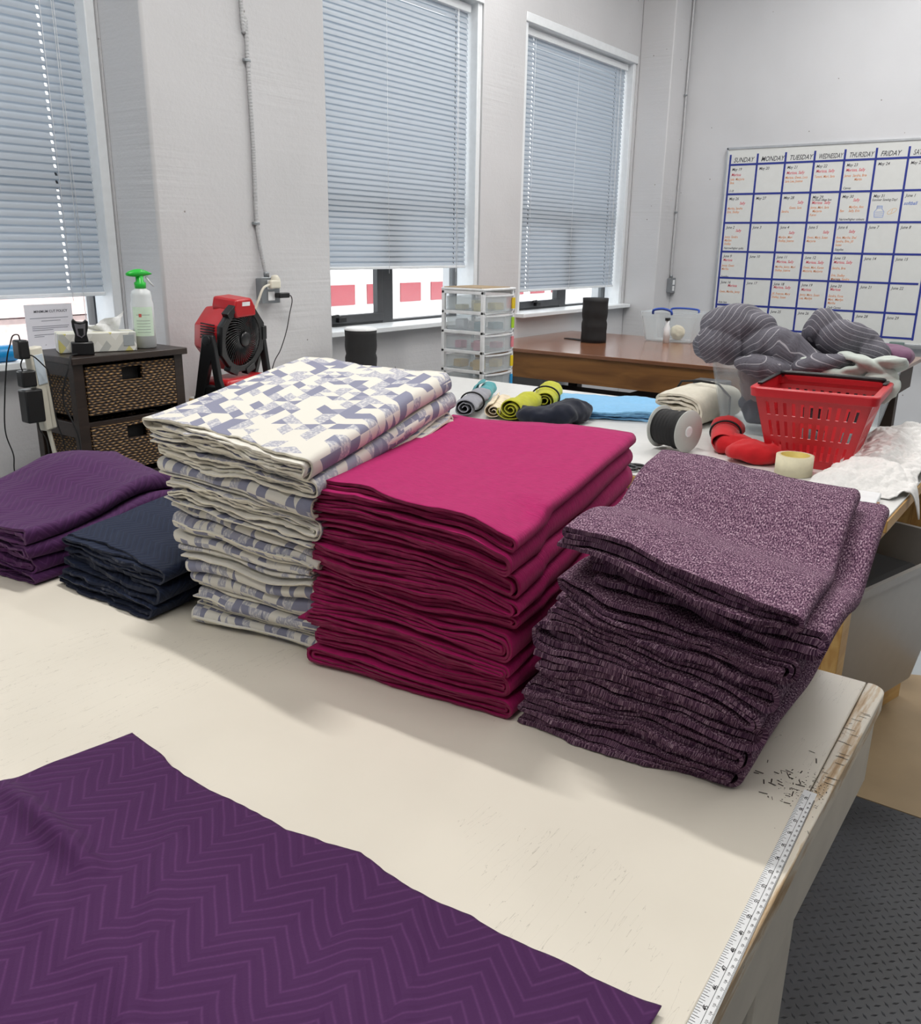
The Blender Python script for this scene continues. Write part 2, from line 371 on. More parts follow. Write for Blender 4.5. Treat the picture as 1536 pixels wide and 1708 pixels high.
M = {}
M['wall'] = m_wall('painted concrete', 'c8c8ca', .42)
M['wall2'] = m_wall('smooth painted wall', 'c8c9cc', .1)
M['trim'] = plain('white gloss trim', 'dfe3e6', .35, 0, 30, .1, .03)
M['ceil'] = plain('ceiling paint', 'd8d8d6', .8)
M['floor'] = plain('grey blue floor paint', 'a4abb0', .45, 0, 8, .1, .05)
M['cardboard'] = plain('tan floor board', '9c8768', .6, 0, 6, .1, .08)
M['plate'] = m_plate('black diamond plate rubber')
M['slat'] = None
M['mframe'] = plain('dark grey window metal', '4b4d50', .4, .3)
M['tabletop'] = m_table('cream table paint'); M['tableside'] = plain('cream side paint', 'd4cdbf', .5, 0, 14, .15, .06)
M['worn'] = m_worn('worn edge')
M['white'] = plain('white plastic', 'e4e6e8', .35, 0, 0); M['whitelam'] = plain('white laminate', 'dcdcda', .3, 0, 0, var=.03)
M['black'] = plain('black plastic', '17181a', .35); M['blackm'] = plain('matte black', '151517', .7, 0, 200, .2)
M['red'] = plain('red plastic', 'c41f2a', .35, 0, 0, var=.04); M['redfan'] = plain('red fan shell', 'b51a22', .35, 0, 0, var=.04)
M['steel'] = plain('galvanised steel', '9a9fa3', .4, .8, 12, .05, .15)
M['chrome'] = plain('chrome', 'c9ccd0', .2, 1)
M['dwood'] = m_wood('dark stained wood', '241c19', '352a25', (3, 40, 40), .4)
M['pine'] = m_wood('pine', 'b3874a', 'cda768', (3, 40, 12), .5)
M['brown'] = m_wood('brown laminate', '6f4934', '8a5c42', (30, 3, 30), .22, .02, .6, .3)
M['oak'] = m_wood('oak board', '6b4420', '8f6231', (40, 2, 14), .45)
M['dark'] = plain('dark stained board', '3a2c22', .6)
M['wicker'] = m_wicker('wicker')
M['print'] = m_print('geometric print'); M['cream'] = m_cloth('cream cloth back', 'e2dfd6'); M['creamedge'] = m_cloth('cream raw edge', 'dfdac9', .10)
M['mag'] = m_slub('magenta cloth', '970b55', 'ae1463'); M['magedge'] = m_cloth('magenta raw edge', '7d1a45', .2)
M['heath'] = m_heather('marled purple knit'); M['heathback'] = m_cloth('black knit back', '1a1420', .2); M['heathedge'] = m_heather('marled knit cut edge', True)
M['plum'] = m_chevron('plum chevron quilt', '431b4c', '64396c', .093, .047, .0180); M['plumedge'] = m_cloth('plum raw edge', '4a2050')
M['navy'] = m_chevron('navy chevron quilt', '131d35', '2b3a57'); M['navyedge'] = m_cloth('navy raw edge', '141c30')
M['glass'] = m_clear('window glass', 'e8f0f2', .04, .05)
M['clearp'] = m_clear('clear plastic', 'dfe6ea', .22, .2); M['frost'] = m_clear('frosted plastic', 'd5d8da', .45, .4)
M['stripe'] = m_stripe('grey striped cloth')

def slatmat():
    m, nt, b = newmat('blind slat'); b.inputs['Base Color'].default_value = lin('aeb4bb'); b.inputs['Roughness'].default_value = .45
    t = nd(nt, 'ShaderNodeBsdfTranslucent'); t.inputs[0].default_value = lin('a4b4c4'); mx = nd(nt, 'ShaderNodeMixShader'); mx.inputs[0].default_value = .2
    lk(nt, b.outputs[0], mx.inputs[1]); lk(nt, t.outputs[0], mx.inputs[2]); lk(nt, mx.outputs[0], nt.nodes['Material Output'].inputs[0])
    return m
M['slat'] = slatmat()

# ------------------------------------------------------------------ text
def text_mesh(name, items, mat, parent, depth=.0003):
    """items: (string, size, matrix) all joined into one mesh"""
    V = []; F = []
    for s, size, mtx, shear in items:
        cu = bpy.data.curves.new('t', 'FONT'); cu.body = s; cu.size = size; cu.shear = shear; cu.resolution_u = 2; cu.extrude = depth; cu.offset = size*.012
        ob = bpy.data.objects.new('t', cu); COL.objects.link(ob)
        me = bpy.data.meshes.new_from_object(ob.evaluated_get(bpy.context.evaluated_depsgraph_get()))
        b = len(V)
        V += [tuple(mtx @ v.co) for v in me.vertices]; F += [tuple(b+i for i in p.vertices) for p in me.polygons]
        bpy.data.objects.remove(ob); bpy.data.curves.remove(cu); bpy.data.meshes.remove(me)
    me = bpy.data.meshes.new(name); me.from_pydata(V, [], F); me.materials.append(mat)
    o = bpy.data.objects.new(name, me); COL.objects.link(o); o.parent = parent
    return o

# ================================================================== CAMERA
R = [[0.5923868504250149, -0.80553249375248, 0.013972149170458656], [-0.2272454124167417, -0.1837039618810716, -0.9563536881952944], [0.772940710519944, 0.5633562424417683, -0.2918773751471938]]
cd = bpy.data.cameras.new('camera'); cam = bpy.data.objects.new('camera', cd); COL.objects.link(cam)
mw = Matrix.Identity(4)
for i in range(3): mw[i][0] = R[0][i]; mw[i][1] = -R[1][i]; mw[i][2] = -R[2][i]
mw[2][3] = CAMH; cam.matrix_world = mw
cd.sensor_fit = 'HORIZONTAL'; cd.sensor_width = 36; cd.lens = 36*1451.284/1536; cd.clip_start = .02; cd.clip_end = 100
SC.camera = cam

# ================================================================== ROOM
XW = 7.35; YW = 3.42; CE = 4.3
struct(MB().box(-3, XW, -4.5, YW+.3, -.1, 0).build('floor', M['floor']))
struct(MB().box(-3, XW+.2, -4.5, YW+.3, CE, CE+.1).build('ceiling', M['ceil']))
wb = MB(); SILL, HEAD = 1.085, 3.0
wins = [(.35, 2.23), (3.2, 4.86), (5.34, 7.0)]
x = -3
for a, b in wins:
    wb.box(x, a, YW, YW+.3, 0, CE); wb.box(a, b, YW, YW+.3, 0, SILL); wb.box(a, b, YW, YW+.3, HEAD, CE); x = b
wb.box(x, XW+.2, YW, YW+.3, 0, CE)
struct(wb.build('wall_left', M['wall']))
struct(MB().box(2.23, 3.2, 3.14, YW, 0, CE).build('wall_left_pillar', M['wall'], bevel=.012))
struct(MB().box(7.03, XW, 3.14, YW, 0, CE).build('wall_corner_pillar', M['wall'], bevel=.008))
struct(MB().box(XW, XW+.2, -4.5, YW, 0, CE).build('wall_back', M['wall2']))
struct(MB().box(-3.2, -3, -4.5, YW+.3, 0, CE).build('wall_behind', M['wall2']))
struct(MB().box(-3.2, XW+.2, -4.7, -4.5, 0, CE).build('wall_right', M['wall2']))
struct(MB().box(-1.5, 2.47, -3, .36, 0, .012).build('floor_mat_black', M['plate']))
# loose tan board lying on the floor past the black mat
tag(MB().prism([(2.48, -1.2), (3.36, -1.2), (3.44, -1.1), (3.44, .34), (3.40, .42), (3.3, .46), (2.48, .46)], .001, .009).build('floor_board', M['cardboard']),
    'flat tan board lying on the floor beside the black mat, behind the near white table', 'floor board')

def window(i, a, b, mull, left_trim):
    w = bpy.data.objects.new('window_%d' % i, None); COL.objects.link(w); w.location = ((a+b)/2, 3.6, SILL); w['kind'] = 'structure'
    cx = (a+b)/2
    def L(x): return x-cx
    def bx(m, x0, x1, y0, y1, z0, z1): m.box(L(x0), L(x1), y0-3.6, y1-3.6, z0-SILL, z1-SILL)
    f = MB()
    bx(f, a, b, 3.57, 3.63, SILL, SILL+.018); bx(f, a, b, 3.57, 3.63, HEAD-.05, HEAD); bx(f, a, a+.05, 3.57, 3.63, SILL, HEAD); bx(f, b-.05, b, 3.57, 3.63, SILL, HEAD)
    bx(f, a, b, 3.57, 3.63, 1.74, 1.81)
    bx(f, mull, mull+(.10 if i > 1 else .06), 3.565, 3.635, SILL, 1.74)
    f.build('window_frame', M['mframe'], w, bevel=.004)
    s = MB(); bx(s, a+.05, mull, 3.555, 3.60, SILL+.018, SILL+.066); bx(s, a+.05, a+.09, 3.56, 3.60, SILL+.02, 1.74); bx(s, mull-.045, mull, 3.56, 3.60, SILL+.02, 1.74); bx(s, a+.05, mull, 3.56, 3.60, 1.70, 1.74)
    so = s.build('casement_sash', M['mframe'], w, bevel=.004)
    h = MB(); hx = (a+mull)/2+.05; bx(h, hx-.03, hx+.03, 3.53, 3.556, SILL+.03, SILL+.055); h.tube([(L(hx-.02), 3.53-3.6, .055), (L(hx-.05), 3.52-3.6, .07), (L(hx-.1), 3.52-3.6, .065)], .008, 8)
    h.build('window_crank', M['black'], so)
    g = MB(); bx(g, a+.04, b-.04, 3.597, 3.602, SILL+.01, HEAD-.04); g.build('window_pane', M['glass'], w)
    t = MB(); bx(t, a-.02, b+.02 if i != 1 else b, 3.35, 3.57, SILL-.025, SILL+.004)
    t.build('window_sill', M['trim'], w, bevel=.004)
    t = MB(); bx(t, b-.045, b-.002, 3.43, 3.57, SILL, HEAD); 
    if left_trim: bx(t, a+.002, a+.045, 3.43, 3.57, SILL, HEAD)
    bx(t, a+.002, b-.002, 3.415, 3.57, HEAD-.055, HEAD)
    t.build('window_casing', M['trim'], w, bevel=.004)
    return w
window(1, .35, 2.23, .95, True); window(2, 3.2, 4.86, 4.06, True); window(3, 5.34, 7.0, 6.18, True)

def blind(i, a, b, bot, slots, label):
    t = thing('venetian_blind', label, 'blind', ((a+b)/2, 3.5, HEAD-.11), 0, 'venetian blinds on the window wall')
    L = lambda x: x-(a+b)/2
    top = HEAD-.11-.03
    H = HEAD-.11
    MB().box(L(a), L(b), -.03, .03, .0, .045).build('head_rail', M['trim'], t, bevel=.003)
    m = MB(); n = int((H-bot-.012)/.0295); wd = .0192; tilt = math.radians(67)
    xs = [a]; gaps = []
    for s in slots: xs += [s-.005, s+.005]; gaps.append(len(xs)-2)
    xs.append(b)
    rng = random.Random(i)
    for k in range(n):
        z = -.008-k*.0295; z += rng.uniform(-.0008, .0008)
        prof = []
        tl = tilt+rng.uniform(-.05, .05)
        for q in (-1, -.35, .35, 1):
            cr = .0028*(1-q*q)
            yy = q*wd*math.cos(tl)+cr*math.sin(tl); zz = -q*wd*math.sin(tl)*-1
            # front (room) edge low, outer edge high
            prof.append((q*wd*math.cos(tl)-cr*math.sin(tl), q*wd*math.sin(tl)+cr*math.cos(tl)))
        vs = [(L(x)+(rng.uniform(-.001, .001) if x in (a, b) else 0), y, z+zz) for x in xs for y, zz in prof]
        fs = []
        for c in range(len(xs)-1):
            for q in range(3):
                if c in gaps and q == 1: continue
                fs.append((c*4+q, (c+1)*4+q, (c+1)*4+q+1, c*4+q+1))
        m.add(vs, fs, 0, True)
    m.build('slats', M['slat'], t)
    zb_ = -.008-(n-1)*.0295-.020; MB().box(L(a), L(b), -.014, .014, zb_-.012, zb_+.004).build('bottom_rail', M['trim'], t, bevel=.003)
    c = MB()
    for s in list(slots)+[(a+b)/2]:
        for y in (-.022,):
            c.tube([(L(s), y, 0), (L(s)+.002, y, bot-H)], .0011, 5)
    c.build('ladder_cords', M['white'], t)
    c = MB(); s = b-.13
    c.tube([(L(s), -.035, 0), (L(s)+.004, -.037, -.6), (L(s)+.012, -.036, bot-H+.05)], .0012, 5); c.tube([(L(s)-.012, -.035, 0), (L(s)-.004, -.037, -.6), (L(s)-.004, -.036, bot-H-.08)], .0012, 5)
    c.build('pull_cords', M['white'], t)
    return t
blind(1, .38, 2.205, CAMH-.235, [.95, 2.03], 'venetian blind on the leftmost window, behind the wicker chest')
blind(2, 3.25, 4.80, CAMH-.158, [3.5, 4.68], 'venetian blind on the middle window, above the clear drawer tower')
blind(3, 5.39, 6.94, CAMH-.33, [5.56, 6.78], 'venetian blind on the rightmost window, nearest the room corner')

# ------------------------------------------------------------------ outside
ext = thing('building_outside', 'pale building with dark red panels across the street, seen below the blinds', 'building', (9, 12, -2))
MB().box(-16, 22, 0, 4, -3, 9).build('facade', plain('pale stucco', 'd9d4d0', .8), ext)
m = MB(); 
for k in range(18): m.box(-6.0+k*1.02, -6.0+k*1.02+.66, -.03, 0, 2.42, 2.80)
m.build('red_panels', plain('dark red panel', '8a2a33', .6), ext)
m = MB(); m.box(-16, 0, -.25, 0, 2.55, 2.85); m.box(-16, -.0, -.12, 0, 2.1, 2.52)
m.build('brick_ledge', plain('dusty pink brick', 'b8a09a', .9, 0, 10, .3, .15), ext)

# ================================================================== NEAR TABLE
TY = lambda x: .165+.012*(x-.6)/.7   # slightly skewed right-hand edge
tb = thing('cutting_table', 'cream painted cutting table with worn edge carrying the fabric stacks', 'table', (.3, 1.05, 0))
def W(o, x, y, z): return (x-o.location.x, y-o.location.y, z-o.location.z)
ybk = 1.97
xe = 1.315
def rc(cx, cy, r, a0, a1, n=8): return [(cx+r*math.cos(a0+(a1-a0)*i/n), cy+r*math.sin(a0+(a1-a0)*i/n)) for i in range(n+1)]
# top panel left of the seam
sy = .188
SM = lambda x: .1899+.027*(x-.994)
poly = [(-1.0, SM(-1)), (xe-.02, SM(xe-.02)), (xe, SM(xe)), (xe, ybk-.03)] + rc(xe-.03, ybk-.03, .03, 0, PI/2) + [(-1.0, ybk)]
mb = MB().prism([(x-.3, y-1.05) for x, y in poly], T-.028, T)
mb.build('tabletop', M['tabletop'], tb, bevel=.002)
poly = [(-1.0, .130)] + [(.55, .1625), (.9, .167)] + rc(xe-.022, .1715+.022-.0, .024, -PI/2, 0, 6) + [(xe, SM(xe)-.0012), (-1.0, SM(-1)-.0012)]
MB().prism([(x-.3, y-1.05) for x, y in poly], T-.03, T).build('edge_strip', M['worn'], tb, bevel=.003)
ap = MB(); ap.box(-1.3, xe-.3-.012, .1765-1.05, .1765+.022-1.05, T-.155, T-.03); ap.box(xe-.3-.03, xe-.3-.008, .20-1.05, ybk-1.05-.03, T-.155, T-.03); ap.box(-1.3, xe-.34, ybk-1.05-.05, ybk-1.05-.03, T-.155, T-.03)
ap.build('apron', M['tableside'], tb, bevel=.004)
for (lx, ly) in ((.90, .24), (.90, ybk-.10), (-.7, .24), (-.7, ybk-.10)):
    l = MB(); l.box(-.075, .075, -.045, .045, 0, T-.03)
    l.box(-.035, .035, -.02, .02, 0, T-.1)
    l.build('leg', M['tableside'], tb, bevel=.006, loc=(lx-.3, ly-1.05-(.012 if ly < 1 else 0), 0))
ry = lambda x: .1795+.016*(x-.6)/.37
# pencil and marker scuffs by the ruler end
m = MB(); rg = random.Random(5)
for k in range(34):
    x = .98+rg.gauss(0, .035); y = .20+abs(rg.gauss(0, .028)); l = rg.uniform(.0015, .006); a = rg.choice([PI/2, PI/2, .3, 0])+rg.uniform(-.3, .3); w = rg.uniform(.0003, .0011)
    c, s = math.cos(a), math.sin(a); z = T+.0004
    m.quad(*[(x-.3+p*c-q*s, y-1.05+p*s+q*c, z) for p, q in ((-l, -w), (l, -w), (l, w), (-l, w))])
for k in range(16):
    x = rg.uniform(.99, 1.22); y = .178+rg.uniform(-.008, .008); l = rg.uniform(.003, .008); w = .0005
    m.quad(*[(x-.3+p*w-q*0, y-1.05+q*l, T+.0004) for p, q in ((-1, -1), (1, -1), (1, 1), (-1, 1))])
for k in range(260):
    x = .975+rg.gauss(0, .022); y = .187+rg.gauss(0, .016); w = rg.uniform(.0002, .0009)
    if x < .974 and ry(x)-.018 < y < ry(x): continue
    if y < .171: continue
    m.quad(*[(x-.3+p, y-1.05+q, T+.0004) for p, q in ((-w, -w), (w, -w*.6), (w*.7, w), (-w, w*.8))])
for (x0, x1, y) in ((.88, .88, .2),):
    m.quad(*[(p-.3, q-1.05, T+.0004) for p, q in ((x0, y), (x1+.001, y), (x1+.001, y+.0007), (x0, y+.0007))])
m.build('pencil_marks', plain('graphite', '4a433b', .7), tb)['kind'] = 'stuff'

# ruler
rl = thing('tape_ruler', 'white adhesive measuring tape stuck along the near table edge', 'ruler', (.6, .17, T))
ry = lambda x: .1795+.016*(x-.6)/.37     # left edge of the tape
x0, x1 = -.9, .975
n = 40; pts = []
A = [(x0, ry(.5)-.0), (.45, ry(.45)), (x1, ry(x1)-.001)]; B = [(x0, ry(.5)-.018), (.45, ry(.45)-.018), (x1, ry(x1)-.016)]
MB().prism([(p[0]-.6, p[1]-.17) for p in B+A[::-1]], .0003, .0012).build('tape', M['white'], rl)
def rowpt(x, d): return (x-.6, ry(x)-.17-d)
m = MB(); z0, z1 = .0012, .0014
for i in range(45*8-140, 59*8+2):
    x = .6+(i-45*8)*.0256/8
    if x < .45 or x > .972: continue
    l = .0075 if i % 8 == 0 else (.0062 if i % 4 == 0 else (.005 if i % 2 == 0 else .0038)); w = .00022
    a, b = rowpt(x-w, .0004), rowpt(x+w, .0004+l)
    m.box(a[0], b[0], b[1], a[1], z0, z1)
for i in range(1120, 1500):
    x = .6+(i/10-114.3)*.01008
    if x < .45 or x > .972: continue
    l = .0035 if i % 10 == 0 else .0018; w = .00012
    a, b = rowpt(x-w, .0172-l), rowpt(x+w, .0172); m.box(a[0], b[0], b[1], a[1], z0, z1)
a, b = rowpt(.45, .0098), rowpt(.97, .0098); m.add([(a[0], a[1], z1), (b[0], b[1], z1), (b[0], b[1]+.0004, z1), (a[0], a[1]+.0004, z1)], [(0,1,2,3)])
m.build('tick_marks', M['blackm'], rl)
items = []
for k in range(40, 60):
    x = .6+(k-45)*.0256
    if x < .45 or x > .965: continue
    p = rowpt(x-.0032, .0096); items.append((str(k), .0062, Matrix.Translation((p[0]-.000, p[1], .0013)), 0))
for c in range(100, 150):
    x = .6+(c-114.3)*.01008
    if x < .45 or x > .965: continue
    p = rowpt(x-.0024, .0140); items.append((str(c), .0030, Matrix.Translation((p[0], p[1], .0013)), 0))
text_mesh('numerals', items, M['blackm'], rl, .00005)

# ================================================================== FOLDED CLOTH STACKS
def fold_order(n):
    if n == 8: return [0,7,4,3,2,5,6,1]
    if n == 6: return [3,2,4,1,5,0]
    if n == 4: return [0,3,2,1]
    if n == 7: return [0,1,6,5,4,3,2] if False else [0,1,2,3,4,5,6]
    return list(range(n))

def folded(name, order, th, Wd, frame, mats, seed, thick=.6, jit=(.010, .003), swap=False, inset=(0, 0), vr=(0, 1), flip=False, nv=26, segl=.009, depth=.5, curl=0.0, uvrot=False):
    """one folded length of cloth. frame(u, v, w) -> xyz for u (m, across), v (0..1 deep), w (m, up within piece)"""
    rs = np.random.RandomState(seed)
    n = len(order); p = th/n
    if flip: order = [n-1-k for k in order]
    U = []; Z = []
    gl = inset[0]; gr = Wd-inset[1]
    rmax = (n-1)/2*p*.75
    # connection lists
    side = 1
    conn = {}
    xL, xR = gl+rmax, gr-rmax
    seq = []
    for i, l in enumerate(order):
        a, b = (xL, xR) if side == 1 else (xR, xL)
        if i == 0: a = a-side*(rmax*.6+rs.uniform(-.012, .012)*1.0) if side == 1 else a+(rmax*.6)+rs.uniform(-.01, .01)
        if i == n-1: b = b+side*(rmax*rs.uniform(-.8, .8))
        ns = max(6, int(abs(b-a)/segl)); ts = np.linspace(0, 1, ns+1)
        z = (l+.5)*p
        U += list(a+(b-a)*ts); Z += [z]*(ns+1)
        if i < n-1:
            z2 = (order[i+1]+.5)*p; r = abs(z2-z)/2; zc = (z+z2)/2; k = 4+int(r/.003)
            for q in range(1, k):
                an = -PI/2+PI*q/k
                if z2 < z: an = -an
                U.append(b+side*math.cos(an)*r*.78); Z.append(zc+math.sin(an)*r)
        side = -side
    U = np.array(U); Z = np.array(Z)
    s = np.concatenate([[0], np.cumsum(np.hypot(np.diff(U), np.diff(Z)))])
    # micro wobble of layers
    Z = Z + p*.22*vn(s/.05, 0, 0, seed)+p*.12*vn(s/.017, 3, 0, seed)
    tU = np.gradient(U, s); tZ = np.gradient(Z, s); L = np.hypot(tU, tZ)+1e-9; tU /= L; tZ /= L
    h = p*thick/2
    # outer fold direction
    best = max(range(n-1), key=lambda i: abs(order[i+1]-order[i])); sd = 1 if best % 2 == 0 else -1
    ccw = (order[best+1] > order[best]) == (sd == 1)
    Lf = (U-tZ*h, Z+tU*h); Rt = (U+tZ*h, Z-tU*h)
    oU = np.concatenate([Lf[0], Rt[0][::-1]]); oZ = np.concatenate([Lf[1], Rt[1][::-1]]); oS = np.concatenate([s, s[::-1]])
    N = len(s); NN = 2*N
    v0 = jit[0]*vn(s/.16, 0, 0, seed+5)+jit[1]*vn(s/.022, 0, 0, seed+6)+jit[1]*.5*vn(s/.009, 0, 0, seed+9); v1 = jit[0]*vn(s/.15, 7, 0, seed+7)+jit[1]*vn(s/.03, 7, 0, seed+8)
    v0 = np.concatenate([v0, v0[::-1]])/depth; v1 = np.concatenate([v1, v1[::-1]])/depth
    t = np.concatenate([[0, .008, .02, .04], np.linspace(.07, 1, nv-4)])
    vv = (vr[0]+v0)[:, None]*(1-t)[None]+(vr[1]+v1)[:, None]*t[None]
    uu = np.repeat(oU[:, None], len(t), 1); zz = np.repeat(oZ[:, None], len(t), 1)
    # layers drift a little sideways through the depth
    uu = uu+.004*vn(oS[:, None]/.3, t[None]*3, 0, seed+11)
    zz = zz+p*.18*vn(oS[:, None]/.05, t[None]*9, 2, seed)
    # loose front lip: open the layers slightly
    lip = np.exp(-t[None]/.05)
    zz = zz+curl*lip*(vn(oU[:, None]/.05, 0, oZ[:, None]/.02, seed+13))
    if swap: a, b = vv*Wd, uu/Wd
    else: a, b = uu, vv
    X, Y, ZZ = frame(a, b, zz)
    V = np.stack([X, Y, ZZ], -1).reshape(-1, 3)
    nt_ = len(t); F = []; mi = []; sm = []
    ii = np.arange(NN); i2 = (ii+1) % NN
    for j in range(nt_-1):
        F.append(np.stack([ii*nt_+j, i2*nt_+j, i2*nt_+j+1, ii*nt_+j+1], -1))
        a_ = np.where(ii < N, 0 if not ccw else 1, 1 if not ccw else 0); a_ = np.where((ii == N-1) | (ii == NN-1), 2, a_); mi.append(a_); sm.append(np.ones(NN, bool))
    k = np.arange(N-1)
    for j in (0, nt_-1):
        q = np.stack([k*nt_+j, (k+1)*nt_+j, (NN-2-k)*nt_+j, (NN-1-k)*nt_+j], -1)
        if j == 0: q = q[:, ::-1]
        F.append(q); mi.append(np.full(N-1, 2)); sm.append(np.zeros(N-1, bool))
    F = np.concatenate(F); mi = np.concatenate(mi); sm = np.concatenate(sm)
    uvs = np.stack([np.repeat(oS[:, None], nt_, 1)+seed*.137, vv*depth+seed*.071], -1).reshape(-1, 2)
    if uvrot: uvs = uvs[:, ::-1]
    base = V.mean(0); base[2] = V[:, 2].min()
    o = npmesh(name, V, F, mats, mi, sm, uvs, None, base)
    return o

ORD = ['bottom', 'second from the bottom', 'third from the bottom', 'fourth from the bottom', 'fifth from the bottom']
ORDT = ['topmost', 'second from the top', 'third from the top', 'fourth from the top', 'fifth from the top', 'sixth from the top', 'seventh from the top']
def ordname(k, n):  # k counted from the bottom
    kt = n-1-k
    if n <= 1: return 'only'
    if k < len(ORD) and k < kt: return ORD[k]
    if kt < len(ORDT): return ORDT[kt]
    return ORD[k]

def stack(name, n, spec, bot, top, htop, mats, label, group, seed, Wd, depth, warp=.004, **kw):
    """bot/top: FL, FR, BR, BL corners in XY at table level and at stack top"""
    rs = random.Random(seed)
    B = np.array(bot); Tp = np.array(top); ths = [s[0] for s in spec]; tot = sum(ths)
    w0 = 0
    for k, sp in enumerate(spec):
        th, order = sp[0], sp[1]; opt = dict(sp[2]) if len(sp) > 2 else {}
        dx = rs.uniform(-.006, .006); dy = rs.uniform(-.006, .006); yaw = rs.uniform(-.02, .02)
        if k == 0: pass
        if 'off' in opt: dx, dy, yaw = opt.pop('off')
        def frame(u, v, w, w0=w0, dx=dx, dy=dy, yaw=yaw, th=th):
            u_ = u/Wd; W = np.clip((w0+w*.965)/tot, 0, 1.05)
            f = lambda P: ((P[0][None, None]*((1-u_)*(1-v))[..., None]) + P[1]*(u_*(1-v))[..., None]+P[2]*(u_*v)[..., None]+P[3]*((1-u_)*v)[..., None])
            b_ = f(B); t_ = f(Tp); xy = b_*(1-W)[..., None]+t_*W[..., None]
            c = xy.mean((0, 1)); d = xy-c; ca, sa = math.cos(yaw), math.sin(yaw)
            X = c[0]+d[..., 0]*ca-d[..., 1]*sa+dx; Y = c[1]+d[..., 0]*sa+d[..., 1]*ca+dy
            H = htop(u_, v)
            wig = 4*W*(1-W)*warp*2*vn(u_*3+seed, v*2, W*6, seed+1)+4*W*(1-W)*warp*vn(u_*7+seed, v*4, W*14, seed+2)
            X = X+warp*1.2*vn(u_*4, v*1, W*9, seed+3)*np.exp(-np.maximum(v, 0)/.3)
            Z = T+.0012+W*H+wig*np.minimum(1, W*8)
            return X, Y, Z
        kk = dict(kw); kk.update(opt)
        o = folded(name, fold_order(order) if isinstance(order, int) else order, th, Wd, frame, mats, seed*50+k, depth=depth, **kk)
        tag(o, label % ordname(k, n), 'fabric', group)
        w0 += th

# magenta
ht = lambda u, v: .296+.010*np.sin(PI*np.clip(v, 0, 1))*-1+.004*np.sin(u*5+v*4)-.012*np.exp(-((u-1)/.12)**2)*(v < .2)
sp = [(.030, 6), (.034, 8, dict(flip=True)), (.030, 6, dict(flip=True)), (.036, 8), (.026, 6), (.034, 8), (.030, 6, dict(flip=True)), (.034, 8, dict(flip=True)), (.022, 4, dict(flip=False, off=(.0, .0, .0), curl=.002))]
stack('folded_fabric', 9, sp, [(.853, .900), (.892, .556), (1.36, .60), (1.36, .95)], [(.842, .885), (.858, .540), (1.440, .665), (1.395, 1.045)], ht,
      [M['mag'], M['mag'], M['magedge']], 'magenta folded fabric length, %s in the tall magenta stack', 'magenta folded lengths in the middle stack', 3, .345, .54, thick=.70, jit=(.009, .0016))
# heathered purple
def ht(u, v):
    v = np.clip(v, 0, 1); return .296-.028*u*(1-v)-.034*np.exp(-((v-.50)/.20)**2)+.006*np.sin(u*4+1)
sp = [(.034, 4), (.036, 6, dict(flip=True)), (.034, 4, dict(off=(.004, -.01, -.01))), (.038, 6), (.032, 4, dict(flip=True)), (.036, 6, dict(off=(0, -.006, 0))), (.034, 4, dict(off=(.02, -.03, -.02), vr=(.0, 1.03))), (.028, 4, dict(off=(-.006, .004, .0), vr=(0, .97)))]
stack('folded_fabric', 8, sp, [(.893, .560), (.918, .262), (1.345, .268), (1.33, .58)], [(.885, .480), (.872, .190), (1.345, .245), (1.355, .570)], ht,
      [M['heath'], M['heath'], M['heathedge']], 'marled purple folded knit, %s in the right-hand stack', 'marled purple folded lengths in the right stack', 5, .30, .47, warp=.006, thick=.72)
# grey geometric print
ht = lambda u, v: .348+.030*np.clip(v, 0, 1)-.010*u*(1-v)-.014*np.exp(-((v-.0)/.06)**2)*0
sp = []
rs = random.Random(4)
cfg = [(.030, 6, 1), (.028, 6, 1), (.032, 6, 1), (.028, 6, 1), (.030, 8, 1), (.028, 6, 1), (.030, 8, 1), (.034, 8, 0), (.034, 6, 1), (.030, 6, 0), (.034, 8, 0)]
for i, (th, n_, sw) in enumerate(cfg):
    d = dict(swap=bool(sw), flip=(i % 3 == 0))
    if i == 10: d.update(off=(-.004, .0, .0), flip=False, curl=.003)
    sp.append((th, n_, d))
stack('folded_fabric', 11, sp, [(.832, 1.150), (.885, .905), (1.33, .93), (1.33, 1.25)], [(.835, 1.245), (.808, .845), (1.375, 1.035), (1.385, 1.46)], ht,
      [M['print'], M['cream'], M['creamedge']], 'grey and cream geometric print fabric, %s in the tallest stack', 'geometric print folded lengths in the tall left stack', 8, .40, .54, warp=.005, thick=.62, jit=(.012, .004))
# navy
ht = lambda u, v: .098+.030*np.clip(v, 0, 1)-.006*u*(1-v)
sp = [(.034, 6, dict(flip=True)), (.036, 4, dict(flip=True)), (.034, 6, dict(vr=(.03, 1), curl=.002))]
stack('folded_fabric', 3, sp, [(.792, 1.508), (.800, 1.228), (1.18, 1.255), (1.18, 1.50)], [(.800, 1.505), (.805, 1.200), (1.18, 1.25), (1.19, 1.55)], ht,
      [M['navy'], M['navy'], M['navyedge']], 'navy chevron quilted fabric, folded, %s in the low navy stack', 'navy folded lengths', 13, .29, .38, warp=.003, thick=.7, segl=.006)
